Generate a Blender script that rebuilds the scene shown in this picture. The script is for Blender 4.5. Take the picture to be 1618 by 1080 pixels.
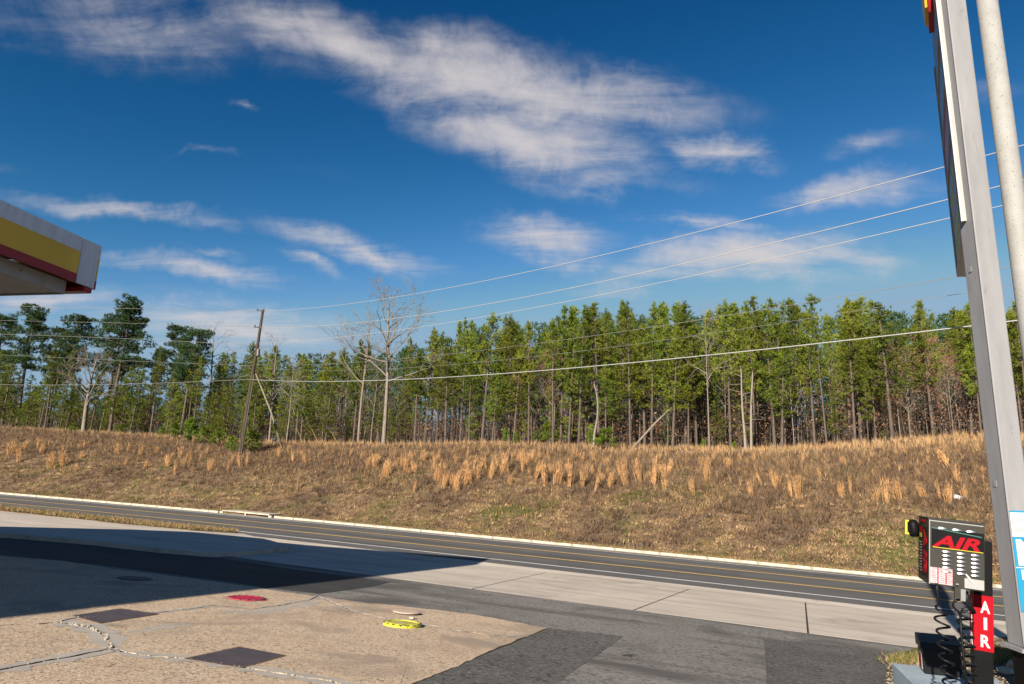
import bpy, bmesh, math, random
import numpy as np
from mathutils import Vector, Matrix

# ------------------------------------------------------------------ camera, sky, sun, exposure
scene = bpy.context.scene
for o in list(bpy.data.objects):
    bpy.data.objects.remove(o)
COL = scene.collection
F, CX, CY, EYE = 1080.0, 809.0, 540.0, 1.9
PITCH, ROLL = math.radians(12.2), math.radians(1.78)
CM = (Matrix.Rotation(math.pi/2 + PITCH, 3, 'X') @ Matrix.Rotation(ROLL, 3, 'Z'))
CAMP = Vector((0, 0, EYE))
cd = bpy.data.cameras.new('camera'); cam = bpy.data.objects.new('camera', cd); COL.objects.link(cam)
cam.matrix_world = Matrix.Translation(CAMP) @ CM.to_4x4()
cd.sensor_width = 36; cd.lens = 36*F/1618.0; cd.clip_start = .05; cd.clip_end = 6000
scene.camera = cam
SUN_AZ, SUN_EL = 28.5, 23.8          # the light travels towards this azimuth (from +Y to +X), elevation of the sun
vs = scene.view_settings
vs.view_transform = 'Standard'; vs.look = 'None'; vs.exposure = 1.25; vs.gamma = 1; vs.use_curve_mapping = False

def ray(x, y): return CM @ Vector(((x-CX)/F, -(y-CY)/F, -1.0))
def P(x, y, dy):                       # the point of a pixel's ray at forward distance dy
    d = ray(x, y); return CAMP + d*(dy/d.y)

sun = bpy.data.lights.new('sun', 'SUN'); so = bpy.data.objects.new('sun', sun); COL.objects.link(so)
a, e = math.radians(SUN_AZ), math.radians(SUN_EL)
sd = Vector((math.sin(a)*math.cos(e), math.cos(a)*math.cos(e), -math.sin(e)))
so.rotation_euler = sd.to_track_quat('-Z', 'Y').to_euler()
sun.energy = 4.9; sun.angle = math.radians(.5); sun.color = (1, .90, .76)

world = bpy.data.worlds.new('World'); scene.world = world; world.use_nodes = True
world.cycles.sampling_method = 'NONE'
W = world.node_tree; W.nodes.clear()
def wn(t, **k):
    n = W.nodes.new(t)
    for a_, v in k.items(): setattr(n, a_, v)
    return n
def wmath(op, a_, b=None, c=None, clamp=False):
    n = wn('ShaderNodeMath', operation=op, use_clamp=clamp)
    for i, v in enumerate((a_, b, c)):
        if v is None: continue
        if isinstance(v, (int, float)): n.inputs[i].default_value = v
        else: W.links.new(v, n.inputs[i])
    return n.outputs[0]
def wdot(v, vec):
    n = wn('ShaderNodeVectorMath', operation='DOT_PRODUCT'); W.links.new(v, n.inputs[0]); n.inputs[1].default_value = vec
    return n.outputs['Value']
sky = wn('ShaderNodeTexSky', sky_type='NISHITA', sun_disc=False)
sky.sun_elevation = e; sky.sun_rotation = math.pi + a
sky.air_density = 1.0; sky.dust_density = .25; sky.ozone_density = 3.2; sky.altitude = 300
tc = wn('ShaderNodeTexCoord')
dirv = wn('ShaderNodeVectorMath', operation='NORMALIZE'); W.links.new(tc.outputs['Generated'], dirv.inputs[0])
D = dirv.outputs[0]
# the cloud layer's own plane, for the grain of the wisps
sx = wn('ShaderNodeSeparateXYZ'); W.links.new(D, sx.inputs[0])
zz = wmath('MAXIMUM', wmath('ADD', sx.outputs[2], .12), .05)
pl = wn('ShaderNodeCombineXYZ')
W.links.new(wmath('DIVIDE', sx.outputs[0], zz), pl.inputs[0]); W.links.new(wmath('DIVIDE', sx.outputs[1], zz), pl.inputs[1])
mp = wn('ShaderNodeMapping'); W.links.new(pl.outputs[0], mp.inputs[0])
mp.inputs['Rotation'].default_value = (0, 0, math.radians(38)); mp.inputs['Scale'].default_value = (.75, 2.2, 1)
def wnoise(vec, scale, detail, rough, dist=0.0):
    n = wn('ShaderNodeTexNoise'); W.links.new(vec, n.inputs['Vector'])
    n.inputs['Scale'].default_value = scale; n.inputs['Detail'].default_value = detail
    n.inputs['Roughness'].default_value = rough; n.inputs['Distortion'].default_value = dist
    return n
grain = wnoise(mp.outputs[0], 2.6, 9, .62, .5).outputs[0]
fine = wnoise(D, 17, 8, .68, .9).outputs[0]
wv = wnoise(D, 5.0, 5, .6)
w1 = wn('ShaderNodeVectorMath', operation='SUBTRACT'); W.links.new(wv.outputs['Color'], w1.inputs[0]); w1.inputs[1].default_value = (.5, .5, .5)
w2 = wn('ShaderNodeVectorMath', operation='SCALE'); W.links.new(w1.outputs[0], w2.inputs[0]); w2.inputs['Scale'].default_value = .11
w3 = wn('ShaderNodeVectorMath', operation='ADD'); W.links.new(D, w3.inputs[0]); W.links.new(w2.outputs[0], w3.inputs[1])
DW = w3.outputs[0]
CLOUDS = [(-40,-25,440,75,62,.62),(300,0,760,140,50,.95),(490,90,1110,180,70,1.15),(640,165,1060,290,62,1.0),(900,120,1120,165,36,.7),
 (1070,240,1230,250,28,.95),(-20,300,365,365,16,.75),(140,405,450,448,18,.85),(415,363,715,424,27,.95),(440,405,550,445,14,.65),
 (765,358,975,397,38,1.0),(1005,352,1220,376,16,.75),(940,442,1410,393,40,1.15),(1210,327,1490,270,28,.8),(1310,240,1460,222,22,.55),
 (375,162,435,190,9,.65),(270,257,400,252,8,.45),(130,492,560,538,46,.85),(1440,175,1640,150,26,.35),(-60,482,190,466,22,.8),
 (280,400,385,412,10,.5),(-60,245,60,262,10,.3),(900,300,1020,325,10,.4),(1150,455,1420,430,20,.35)]
tot = None
for (x0, y0, x1, y1, hw, wt) in CLOUDS:
    d0, d1 = ray(x0, y0).normalized(), ray(x1, y1).normalized()
    c = (d0+d1).normalized(); ax = (d1-d0); L = ax.length*.56; ax = (ax - c*ax.dot(c)).normalized(); bx_ = c.cross(ax)
    s = wdot(DW, tuple(ax/L)); t = wdot(DW, tuple(bx_/(hw/F*.95)))
    back = wmath('MULTIPLY', wmath('MAXIMUM', wmath('MULTIPLY', wdot(D, tuple(c)), -1.0), 0.0), 100.0)
    cb = wn('ShaderNodeCombineXYZ')
    for i, v in enumerate((s, t, back)): W.links.new(v, cb.inputs[i])
    ln = wn('ShaderNodeVectorMath', operation='LENGTH'); W.links.new(cb.outputs[0], ln.inputs[0])
    m = wmath('MULTIPLY', wmath('SUBTRACT', 1.35, ln.outputs['Value'], clamp=False), wt)
    m = wmath('MAXIMUM', m, 0.0)
    tot = m if tot is None else wmath('SMOOTH_MAX', tot, m, .15)
# thin cirrus over the rest of the sky, in the manner of what is in view
cover = wmath('MULTIPLY', wmath('SUBTRACT', wnoise(mp.outputs[0], .55, 3, .5, .3).outputs[0], .60, clamp=True), 2.0)
tot = wmath('ADD', tot, cover)
nz = wmath('ADD', wmath('MULTIPLY', wmath('SUBTRACT', grain, .5), 2.3), wmath('MULTIPLY', wmath('SUBTRACT', fine, .5), .9))
dens = wmath('ADD', wmath('MULTIPLY', tot, .95), wmath('MULTIPLY', nz, wmath('MINIMUM', wmath('MULTIPLY', tot, 1.6), 1.0)))
mr = wn('ShaderNodeMapRange', interpolation_type='SMOOTHSTEP'); W.links.new(dens, mr.inputs[0])
mr.inputs[1].default_value = .10; mr.inputs[2].default_value = 1.6; mr.inputs[3].default_value = 0; mr.inputs[4].default_value = .9
up = wn('ShaderNodeMapRange'); W.links.new(sx.outputs[2], up.inputs[0]); up.inputs[1].default_value = 0.0; up.inputs[2].default_value = .06
dens = wmath('MULTIPLY', mr.outputs[0], up.outputs[0])
sep = wn('ShaderNodeSeparateColor'); W.links.new(sky.outputs[0], sep.inputs[0]); gmc = wn('ShaderNodeCombineColor')   # deep, polarised-looking blue
for i, (k_, p_, c_) in enumerate(((.085, 3.7, 2.1), (.19, 1.9, 3.5), (.22, 1.6, 4.9))): W.links.new(wmath('MULTIPLY', wmath('POWER', wmath('SMOOTH_MIN', sep.outputs[i], c_, .4), p_), k_), gmc.inputs[i])
mixc = wn('ShaderNodeMix', data_type='RGBA'); W.links.new(dens, mixc.inputs[0]); W.links.new(gmc.outputs[0], mixc.inputs[6])
mixc.inputs[7].default_value = (3.15, 2.95, 2.95, 1)
bg = wn('ShaderNodeBackground'); W.links.new(mixc.outputs[2], bg.inputs[0]); bg.inputs[1].default_value = .09
wo = wn('ShaderNodeOutputWorld'); W.links.new(bg.outputs[0], wo.inputs[0])

# ------------------------------------------------------------------ the lie of the land
A0 = math.radians(24.5)
NX, NY = math.sin(A0), math.cos(A0); TX, TY = -math.cos(A0), math.sin(A0)    # across the road (p), along it to the left (q)
GP, GQ, PR = -.07, .029, 31.4
def pq(v): return v[0]*NX+v[1]*NY, v[0]*TX+v[1]*TY
def W3(p, q, z): return Vector((p*NX+q*TX, p*NY+q*TY, z))
def qc(q): return max(-150, min(260, q))
def lotz(p, q): return GP*max(min(p, PR), -25) + GQ*qc(q)
def roadz(q): return GP*PR + GQ*qc(q)
def bend(q): return -.0011*max(0, min(q, 150)-20)**2
def lotpt(x, y, c=0.0):
    d = ray(x, y); dp, dq = pq(d); t = (c-EYE)/(d.z-GP*dp-GQ*dq); return CAMP + d*t
def roadpt(x, y, c=0.0):
    d = ray(x, y); dp, dq = pq(d); t = (GP*PR+c-EYE)/(d.z-GQ*dq); return CAMP + d*t
def atp(x, y, p):
    d = ray(x, y); return CAMP + d*(p/pq(d)[0])
EQ = [-200, -25, -10, -5, 5, 18, 32, 48, 66, 96, 119, 150, 400]
EZ = [7.8, 7.8, 7.4, 7.0, 6.27, 6.46, 6.95, 6.6, 6.75, 7.86, 8.45, 8.9, 9.0]
PT, PE = 47.4, 70.0
def bump(p, q): return .10*math.sin(p*.9+q*.31)*math.sin(q*.53+1.3)+.07*math.sin(q*1.7+p*1.1)
def gz(p, q):                          # height of the natural ground
    b = bend(q); p -= b
    if p < 46.22: return (lotz(p, q) if p < PR else roadz(q)) - .16
    zr = roadz(q)+.13
    if p <= PT: return zr
    ze = float(np.interp(q, EQ, EZ))
    if p <= PE:
        s = (p-PT)/(PE-PT); return zr+(ze-zr)*(1-(1-s)**1.5) + bump(p, q)*min(1, s*4)
    return ze + (.05+.06*max(0, min(1, (60-q)/30)))*min(p-PE, 45) - .02*max(0, min(p-130, 200)) + bump(p, q)
def groundpt(x, y):                    # march a pixel's ray to the bank
    d = ray(x, y); k = 1/pq(d)[0]; last = None
    p = 46.3
    while p < 130:
        v = CAMP + d*(p*k); q = pq(v)[1]
        if v.z < gz(p, q): return v
        p += .1
    return v

# ------------------------------------------------------------------ helpers
class MB:
    def __init__(s): s.v = []; s.f = []; s.m = []
    def add(s, vs_, fs, m=0):
        b = len(s.v); s.v += [tuple(v) for v in vs_]; s.f += [tuple(i+b for i in f) for f in fs]; s.m += [m]*len(fs); return s
    def box(s, c, sz, R=None, m=0):
        c = Vector(c); h = [k/2 for k in sz]; vs_ = []
        for z in (-1, 1):
            for y in (-1, 1):
                for x in (-1, 1):
                    v = Vector((x*h[0], y*h[1], z*h[2])); vs_.append(c + (R @ v if R else v))
        return s.add(vs_, [(0,2,3,1),(4,5,7,6),(0,1,5,4),(2,6,7,3),(0,4,6,2),(1,3,7,5)], m)
    def frame(s, o, ex, ey, ez, m=0):   # box from a corner and three edge vectors
        o = Vector(o); vs_ = [o + ex*i + ey*j + ez*k for k in (0,1) for j in (0,1) for i in (0,1)]
        return s.add(vs_, [(0,2,3,1),(4,5,7,6),(0,1,5,4),(2,6,7,3),(0,4,6,2),(1,3,7,5)], m)
    def tube(s, pts, r, n=6, caps=True, m=0):
        pts = [Vector(p) for p in pts]; k = len(pts); rr = r if isinstance(r, (list, tuple)) else [r]*k
        vs_ = []; u = None
        for i in range(k):
            t = (pts[min(i+1, k-1)]-pts[max(i-1, 0)]).normalized()
            if u is None: u = t.orthogonal().normalized()
            u = (u - t*u.dot(t)); u = u.normalized() if u.length > 1e-6 else t.orthogonal().normalized()
            w = t.cross(u)
            for j in range(n):
                an = 2*math.pi*j/n; vs_.append(pts[i] + (u*math.cos(an)+w*math.sin(an))*rr[i])
        fs = [(i*n+j, i*n+(j+1) % n, (i+1)*n+(j+1) % n, (i+1)*n+j) for i in range(k-1) for j in range(n)]
        if caps: fs += [tuple(range(n-1, -1, -1)), tuple((k-1)*n+j for j in range(n))]
        return s.add(vs_, fs, m)
    def prism(s, top, h, m=0):          # polygon points (upper face, counter-clockwise from above) with depth h
        top = [Vector(p) for p in top]
        ar = sum(top[i].x*top[(i+1) % len(top)].y-top[(i+1) % len(top)].x*top[i].y for i in range(len(top)))
        if ar < 0: top.reverse()
        n = len(top); vs_ = top + [p - Vector((0,0,h)) for p in top]
        return s.add(vs_, [tuple(range(n)), tuple(range(2*n-1, n-1, -1))] + [(i, n+i, n+(i+1) % n, (i+1) % n) for i in range(n)], m)
    def lathe(s, o, prof, n=32, ax=None, m=0):
        o = Vector(o); vs_ = []; k = len(prof)
        q_ = Vector((0,0,1)).rotation_difference(ax) if ax else None
        for (r, z) in prof:
            for j in range(n):
                an = 2*math.pi*j/n; v = Vector((r*math.cos(an), r*math.sin(an), z)); vs_.append(o + (q_ @ v if q_ else v))
        fs = [(i*n+j, i*n+(j+1) % n, (i+1)*n+(j+1) % n, (i+1)*n+j) for i in range(k-1) for j in range(n)]
        fs.append(tuple((k-1)*n+j for j in range(n)))
        return s.add(vs_, fs, m)
    def mesh(s, name, off=None, smooth=False):
        me = bpy.data.meshes.new(name)
        vs_ = [(v[0]-off[0], v[1]-off[1], v[2]-off[2]) for v in s.v] if off is not None else s.v
        me.from_pydata(vs_, [], s.f); me.update()
        if any(s.m): me.polygons.foreach_set('material_index', s.m)
        if smooth: me.polygons.foreach_set('use_smooth', [True]*len(me.polygons))
        return me
    def build(s, name, mat, parent=None, off=None, smooth=False, bevel=0):
        if parent is not None and off is None: off = root_loc(parent)
        me = s.mesh(name, off, smooth)
        if bevel:
            bm = bmesh.new(); bm.from_mesh(me); bmesh.ops.bevel(bm, geom=list(bm.edges), offset=bevel, segments=2, affect='EDGES', profile=.6)
            bm.to_mesh(me); bm.free()
        return link(name, me, mat, parent)
def root_loc(o):
    while o.parent: o = o.parent
    return o.location
def link(name, me, mat, parent=None, loc=None):
    for mm in (mat if isinstance(mat, (list, tuple)) else [mat]):
        if mm is not None and len(me.materials) < 8: me.materials.append(mm)
    o = bpy.data.objects.new(name, me); COL.objects.link(o); o.parent = parent
    if loc is not None: o.location = loc
    return o
def tag(o, label=None, cat=None, group=None, kind=None):
    if label: o['label'] = label
    if cat: o['category'] = cat
    if group: o['group'] = group
    if kind: o['kind'] = kind
    return o
def thing(name, loc, label, cat, group=None):
    o = bpy.data.objects.new(name, None); o.empty_display_size = .2; COL.objects.link(o); o.location = loc
    return tag(o, label, cat, group)
def np_mesh(name, V, T, cols=None):     # triangles from arrays
    me = bpy.data.meshes.new(name); nv, nt = len(V), len(T)
    me.vertices.add(nv); me.vertices.foreach_set('co', np.ascontiguousarray(V, np.float32).ravel())
    me.loops.add(nt*3); me.loops.foreach_set('vertex_index', np.ascontiguousarray(T, np.int32).ravel())
    me.polygons.add(nt); me.polygons.foreach_set('loop_start', np.arange(0, nt*3, 3, dtype=np.int32))
    if cols is not None:
        at = me.attributes.new('tint', 'FLOAT_COLOR', 'POINT'); c4 = np.ones((nv, 4), np.float32); c4[:, :3] = cols
        at.data.foreach_set('color', c4.ravel())
    me.update(calc_edges=True); return me

# ------------------------------------------------------------------ materials
A0_ = A0
def newmat(name):
    m = bpy.data.materials.new(name); m.use_nodes = True; nt = m.node_tree
    return m, nt, nt.nodes['Principled BSDF']
def N_(nt, t, **k):
    n = nt.nodes.new(t)
    for a_, v in k.items(): setattr(n, a_, v)
    return n
def ramp(nt, fac, stops):
    r = N_(nt, 'ShaderNodeValToRGB'); nt.links.new(fac, r.inputs[0]); el = r.color_ramp.elements
    while len(el) < len(stops): el.new(.5)
    for e_, (p_, c) in zip(el, stops): e_.position = p_; e_.color = (*c, 1)
    return r.outputs[0]
def noise(nt, vec, sc, det=4, ro=.55, dist=0):
    n = N_(nt, 'ShaderNodeTexNoise'); nt.links.new(vec, n.inputs['Vector'])
    n.inputs['Scale'].default_value = sc; n.inputs['Detail'].default_value = det; n.inputs['Roughness'].default_value = ro; n.inputs['Distortion'].default_value = dist
    return n.outputs[0]
def mixrgb(nt, fac, a_, b, typ='MIX'):
    n = N_(nt, 'ShaderNodeMix', data_type='RGBA', blend_type=typ)
    for i, v in ((0, fac), (6, a_), (7, b)):
        if isinstance(v, (int, float)): n.inputs[i].default_value = v
        elif isinstance(v, tuple): n.inputs[i].default_value = (*v, 1)
        else: nt.links.new(v, n.inputs[i])
    return n.outputs[2]
def wear(name, stops, scale=3, rough=.8, metal=0, bumpv=0, bscale=None, speck=None, stain=None, spec=.3, stretch=None, streak=None):
    """colour from noise; speck = (scale, colour, amount, width): fine grains; stain = (scale, colour, threshold)"""
    m, nt, b = newmat(name); tcn = N_(nt, 'ShaderNodeTexCoord'); vec = tcn.outputs['Object']
    if stretch:
        mpn = N_(nt, 'ShaderNodeMapping'); nt.links.new(vec, mpn.inputs[0]); mpn.inputs['Scale'].default_value = stretch; vec2 = mpn.outputs[0]
    else: vec2 = vec
    n = len(stops); col = ramp(nt, noise(nt, vec2, scale, 7, .62), [(.3+.4*i/max(1, n-1), c) for i, c in enumerate(stops)])
    if speck:
        for (sc, c, lo, hi) in speck:
            f = N_(nt, 'ShaderNodeMapRange'); nt.links.new(noise(nt, vec, sc, 2, .7), f.inputs[0]); f.inputs[1].default_value = lo; f.inputs[2].default_value = hi
            col = mixrgb(nt, f.outputs[0], col, c)
    if stain:
        for (sc, c, lo, hi) in stain:
            f = N_(nt, 'ShaderNodeMapRange'); nt.links.new(noise(nt, vec2, sc, 5, .6, .6), f.inputs[0]); f.inputs[1].default_value = lo; f.inputs[2].default_value = hi
            col = mixrgb(nt, f.outputs[0], col, c)
    if streak:                           # wear drawn out along the road
        gp = N_(nt, 'ShaderNodeNewGeometry'); mpn = N_(nt, 'ShaderNodeMapping'); nt.links.new(gp.outputs['Position'], mpn.inputs[0]); mpn.inputs['Rotation'].default_value = (0, 0, A0_)
        for (sv, c, lo, hi) in streak:
            ms = N_(nt, 'ShaderNodeVectorMath', operation='MULTIPLY'); nt.links.new(mpn.outputs[0], ms.inputs[0]); ms.inputs[1].default_value = sv
            f = N_(nt, 'ShaderNodeMapRange'); nt.links.new(noise(nt, ms.outputs[0], 1.0, 6, .62, .3), f.inputs[0]); f.inputs[1].default_value = lo; f.inputs[2].default_value = hi; f.inputs[4].default_value = .75
            col = mixrgb(nt, f.outputs[0], col, c)
    nt.links.new(col, b.inputs['Base Color']); b.inputs['Roughness'].default_value = rough; b.inputs['Metallic'].default_value = metal
    b.inputs['Specular IOR Level'].default_value = spec
    if bumpv:
        bn = N_(nt, 'ShaderNodeBump'); bn.inputs['Strength'].default_value = bumpv; bn.inputs['Distance'].default_value = .02
        nt.links.new(noise(nt, vec, bscale or scale*4, 5, .7), bn.inputs['Height']); nt.links.new(bn.outputs[0], b.inputs['Normal'])
    return m
def leafmat(name, stops, scale=.6, rnd=.35, transl=.2, rough=.6, attr=False):
    m, nt, b = newmat(name); tcn = N_(nt, 'ShaderNodeTexCoord'); oi = N_(nt, 'ShaderNodeObjectInfo')
    if attr:
        an = N_(nt, 'ShaderNodeAttribute', attribute_name='tint'); col = an.outputs['Color']
    else:
        n = len(stops); col = ramp(nt, noise(nt, tcn.outputs['Object'], scale, 4, .7), [(.32+.36*i/max(1, n-1), c) for i, c in enumerate(stops)])
    hs = N_(nt, 'ShaderNodeHueSaturation'); nt.links.new(col, hs.inputs['Color'])
    v = N_(nt, 'ShaderNodeMapRange'); nt.links.new(oi.outputs['Random'], v.inputs[0]); v.inputs[3].default_value = 1-rnd; v.inputs[4].default_value = 1+rnd
    nt.links.new(v.outputs[0], hs.inputs['Value'])
    w = N_(nt, 'ShaderNodeMath', operation='MULTIPLY'); nt.links.new(oi.outputs['Random'], w.inputs[0]); w.inputs[1].default_value = 7.31
    w2_ = N_(nt, 'ShaderNodeMath', operation='FRACT'); nt.links.new(w.outputs[0], w2_.inputs[0])
    h = N_(nt, 'ShaderNodeMapRange'); nt.links.new(w2_.outputs[0], h.inputs[0]); h.inputs[3].default_value = .5-.02*(rnd > .2); h.inputs[4].default_value = .5+.012*(rnd > .2)
    nt.links.new(h.outputs[0], hs.inputs['Hue'])
    nt.links.new(hs.outputs[0], b.inputs['Base Color']); b.inputs['Roughness'].default_value = rough; b.inputs['Specular IOR Level'].default_value = .2
    if transl:
        tr = N_(nt, 'ShaderNodeBsdfTranslucent'); nt.links.new(hs.outputs[0], tr.inputs[0])
        mx = N_(nt, 'ShaderNodeMixShader'); mx.inputs[0].default_value = transl
        nt.links.new(b.outputs[0], mx.inputs[1]); nt.links.new(tr.outputs[0], mx.inputs[2]); nt.links.new(mx.outputs[0], nt.nodes['Material Output'].inputs[0])
    return m
def flat(name, c, rough=.5, metal=0, spec=.4):
    d = tuple(k*.88 for k in c)
    return wear(name, [d, c], 4, rough, metal, spec=spec)
M = {}
M['asphalt_road'] = wear('asphalt_road', [(.075,.074,.076),(.105,.102,.10)], .35, .9, 0, .35, 60, speck=[(45,(.16,.155,.15),.62,.75),(38,(.035,.035,.037),.6,.72)], streak=[((.03,.9,.1),(.055,.053,.052),.48,.62),((.05,.5,.1),(.14,.132,.125),.56,.70),((.5,.5,.1),(.05,.048,.047),.64,.70)])
M['asphalt_lot'] = wear('asphalt_lot', [(.13,.121,.112),(.215,.20,.183)], .5, .92, 0, .6, 40, speck=[(15,(.27,.25,.23),.55,.66),(12,(.040,.039,.038),.55,.64),(34,(.24,.22,.2),.56,.68)], stain=[(.9,(.035,.035,.036),.66,.70),(2.1,(.23,.21,.185),.66,.78),(.25,(.085,.079,.074),.5,.62)], streak=[((.12,.8,.1),(.075,.070,.066),.52,.64),((.25,1.6,.1),(.24,.22,.195),.62,.72),((1.2,2.2,.1),(.045,.043,.042),.66,.70)])
M['asphalt_patch'] = wear('asphalt_patch', [(.066,.063,.061),(.115,.108,.10)], .8, .92, 0, .6, 40, speck=[(15,(.19,.175,.16),.56,.67),(12,(.025,.025,.025),.54,.64)], stain=[(1.3,(.022,.022,.024),.64,.72)])
M['asphalt_dark'] = wear('dark_asphalt', [(.020,.020,.021),(.036,.035,.035)], .8, .85, 0, .5, 40, speck=[(15,(.08,.075,.07),.60,.70)], streak=[((.12,.9,.1),(.055,.052,.05),.56,.68)])
M['concrete'] = wear('concrete', [(.41,.355,.295),(.53,.465,.395)], .45, .85, 0, .25, 30, speck=[(30,(.54,.48,.41),.62,.78),(26,(.26,.22,.185),.64,.78)], stain=[(.35,(.30,.26,.22),.56,.72),(1.2,(.26,.23,.20),.66,.76)], streak=[((.10,1.1,.1),(.33,.285,.24),.50,.66),((.3,2.4,.1),(.24,.21,.18),.63,.70)])
M['kerb'] = wear('kerb_concrete', [(.33,.29,.23),(.43,.385,.31)], 1.2, .85, 0, .2, 30, stain=[(1.5,(.20,.175,.135),.58,.70),(.4,(.26,.228,.18),.5,.64)])
M['pad'] = wear('aggregate_concrete', [(.42,.305,.205),(.52,.395,.275)], .9, .9, 0, .7, 28, speck=[(19,(.60,.49,.365),.53,.64),(16,(.17,.125,.09),.56,.66),(34,(.20,.15,.105),.56,.68)], stain=[(.55,(.29,.225,.17),.52,.66),(.8,(.22,.17,.13),.62,.74),(1.7,(.09,.075,.065),.68,.72)])
M['sealant'] = wear('crack_sealant', [(.32,.285,.25),(.40,.36,.315)], 2.2, .8, 0, .25, 25, speck=[(20,(.42,.36,.29),.63,.72)])
M['crack'] = wear('crack_dirt', [(.02,.017,.014),(.06,.05,.04)], 5, .95)
M['rubble'] = wear('crumbled_mortar', [(.32,.275,.215),(.46,.405,.325)], 8, .9, 0, .5, 40)
M['gravel'] = wear('gravel_stone', [(.12,.10,.08),(.30,.26,.21)], 9, .9)
M['white_line'] = wear('road_paint_white', [(.55,.54,.52),(.72,.71,.69)], 3, .7, speck=[(14,(.16,.16,.16),.62,.72)])
M['yellow_line'] = wear('road_paint_yellow', [(.55,.33,.07),(.66,.42,.11)], 3, .7, speck=[(14,(.16,.14,.11),.62,.72)])
M['plate'] = None
def ground_mat():
    m, nt, b = newmat('bank_soil'); g = N_(nt, 'ShaderNodeNewGeometry'); pos = g.outputs['Position']
    dt = N_(nt, 'ShaderNodeVectorMath', operation='DOT_PRODUCT'); nt.links.new(pos, dt.inputs[0]); dt.inputs[1].default_value = (NX, NY, 0)
    wob = N_(nt, 'ShaderNodeMath', operation='MULTIPLY_ADD'); nt.links.new(noise(nt, pos, .12, 4, .6), wob.inputs[0]); wob.inputs[1].default_value = 7; wob.inputs[2].default_value = -3.5
    ad = N_(nt, 'ShaderNodeMath', operation='ADD'); nt.links.new(dt.outputs['Value'], ad.inputs[0]); nt.links.new(wob.outputs[0], ad.inputs[1])
    dry = ramp(nt, noise(nt, pos, .9, 8, .72), [(.3,(.055,.036,.022)),(.45,(.10,.066,.040)),(.58,(.165,.11,.064)),(.7,(.25,.175,.105))])
    grn = ramp(nt, noise(nt, pos, .28, 6, .7), [(.5,(0,0,0)),(.62,(1,1,1))])
    low = N_(nt, 'ShaderNodeMapRange'); nt.links.new(ad.outputs[0], low.inputs[0]); low.inputs[1].default_value = 56; low.inputs[2].default_value = 50
    gf = N_(nt, 'ShaderNodeMath', operation='MULTIPLY'); nt.links.new(grn, gf.inputs[0]); nt.links.new(low.outputs[0], gf.inputs[1])
    gf2 = N_(nt, 'ShaderNodeMath', operation='MULTIPLY'); nt.links.new(gf.outputs[0], gf2.inputs[0]); gf2.inputs[1].default_value = .6
    col = mixrgb(nt, gf2.outputs[0], dry, (.075,.085,.022))
    lit = ramp(nt, noise(nt, pos, 1.3, 7, .7), [(.32,(.055,.030,.018)),(.5,(.17,.088,.05)),(.66,(.30,.17,.10))])
    hi = N_(nt, 'ShaderNodeMapRange'); nt.links.new(ad.outputs[0], hi.inputs[0]); hi.inputs[1].default_value = 68; hi.inputs[2].default_value = 72
    col = mixrgb(nt, hi.outputs[0], col, lit)
    nt.links.new(col, b.inputs['Base Color']); b.inputs['Roughness'].default_value = .95; b.inputs['Specular IOR Level'].default_value = .1
    bn = N_(nt, 'ShaderNodeBump'); bn.inputs['Strength'].default_value = .8; bn.inputs['Distance'].default_value = .12
    nt.links.new(noise(nt, pos, 3.5, 6, .7), bn.inputs['Height']); nt.links.new(bn.outputs[0], b.inputs['Normal'])
    return m
M['ground'] = ground_mat()
M['galv'] = wear('galvanised_steel_paint', [(.17,.17,.18),(.215,.215,.222)], 1.4, .55, 0, .08, 30, stain=[(2.2,(.13,.128,.125),.62,.76)], stretch=(3,3,.6))
M['white_metal'] = wear('white_sheet_metal', [(.27,.265,.25),(.33,.325,.31)], 1.2, .5, 0, .05, 20, stain=[(3,(.42,.38,.33),.70,.82)], stretch=(2,2,.6))
M['round_pole'] = wear('weathered_white_pole', [(.205,.205,.20),(.265,.262,.255)], 2, .65, 0, .3, 30, speck=[(26,(.09,.08,.068),.62,.70)])
M['black'] = wear('black_paint', [(.0035,.0035,.004),(.006,.006,.007)], 5, .5, spec=.08)
M['black_plastic'] = wear('black_plastic', [(.004,.0045,.006),(.008,.0085,.010)], 6, .45, 0, .1, 40, spec=.15)
M['cabinet'] = wear('bronze_paint', [(.016,.0145,.0105),(.023,.021,.0155)], 5, .5, 0, .05, 40, spec=.3)
M['chrome'] = wear('stainless', [(.34,.35,.36),(.44,.45,.46)], 6, .33, .9)
M['red'] = flat('sign_red', (.27,.003,.009), .55, 0, .08)
M['deep_red'] = flat('fascia_red', (.30,.012,.014), .45)
M['fascia_yellow'] = wear('fascia_yellow', [(.60,.37,.03),(.70,.45,.05)], .9, .45, 0, stretch=(2,2,.3), stain=[(3,(.45,.28,.04),.66,.8)])
M['fascia_white'] = wear('fascia_white', [(.46,.50,.56),(.62,.65,.70)], 1.6, .45, 0, stretch=(3,3,.25), stain=[(4,(.33,.36,.40),.64,.8)])
M['soffit'] = wear('soffit_panel', [(.44,.40,.34),(.54,.50,.43)], 1.5, .6, 0, stain=[(2,(.30,.25,.19),.68,.8)])
M['rust'] = wear('rust', [(.16,.07,.025),(.27,.14,.05)], 12, .9)
M['yellow'] = flat('yellow_plastic', (.42,.35,.02), .4)
M['guard'] = flat('faded_yellow_guard', (.24,.18,.03), .6)
M['yellow_paint'] = wear('yellow_spray_paint', [(.40,.38,.02),(.50,.48,.05)], 6, .6, speck=[(9,(.10,.09,.04),.60,.66)])
M['red_paint'] = wear('red_spray_paint', [(.34,.008,.035),(.44,.015,.05)], 6, .6, speck=[(9,(.10,.01,.015),.60,.66)])
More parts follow.
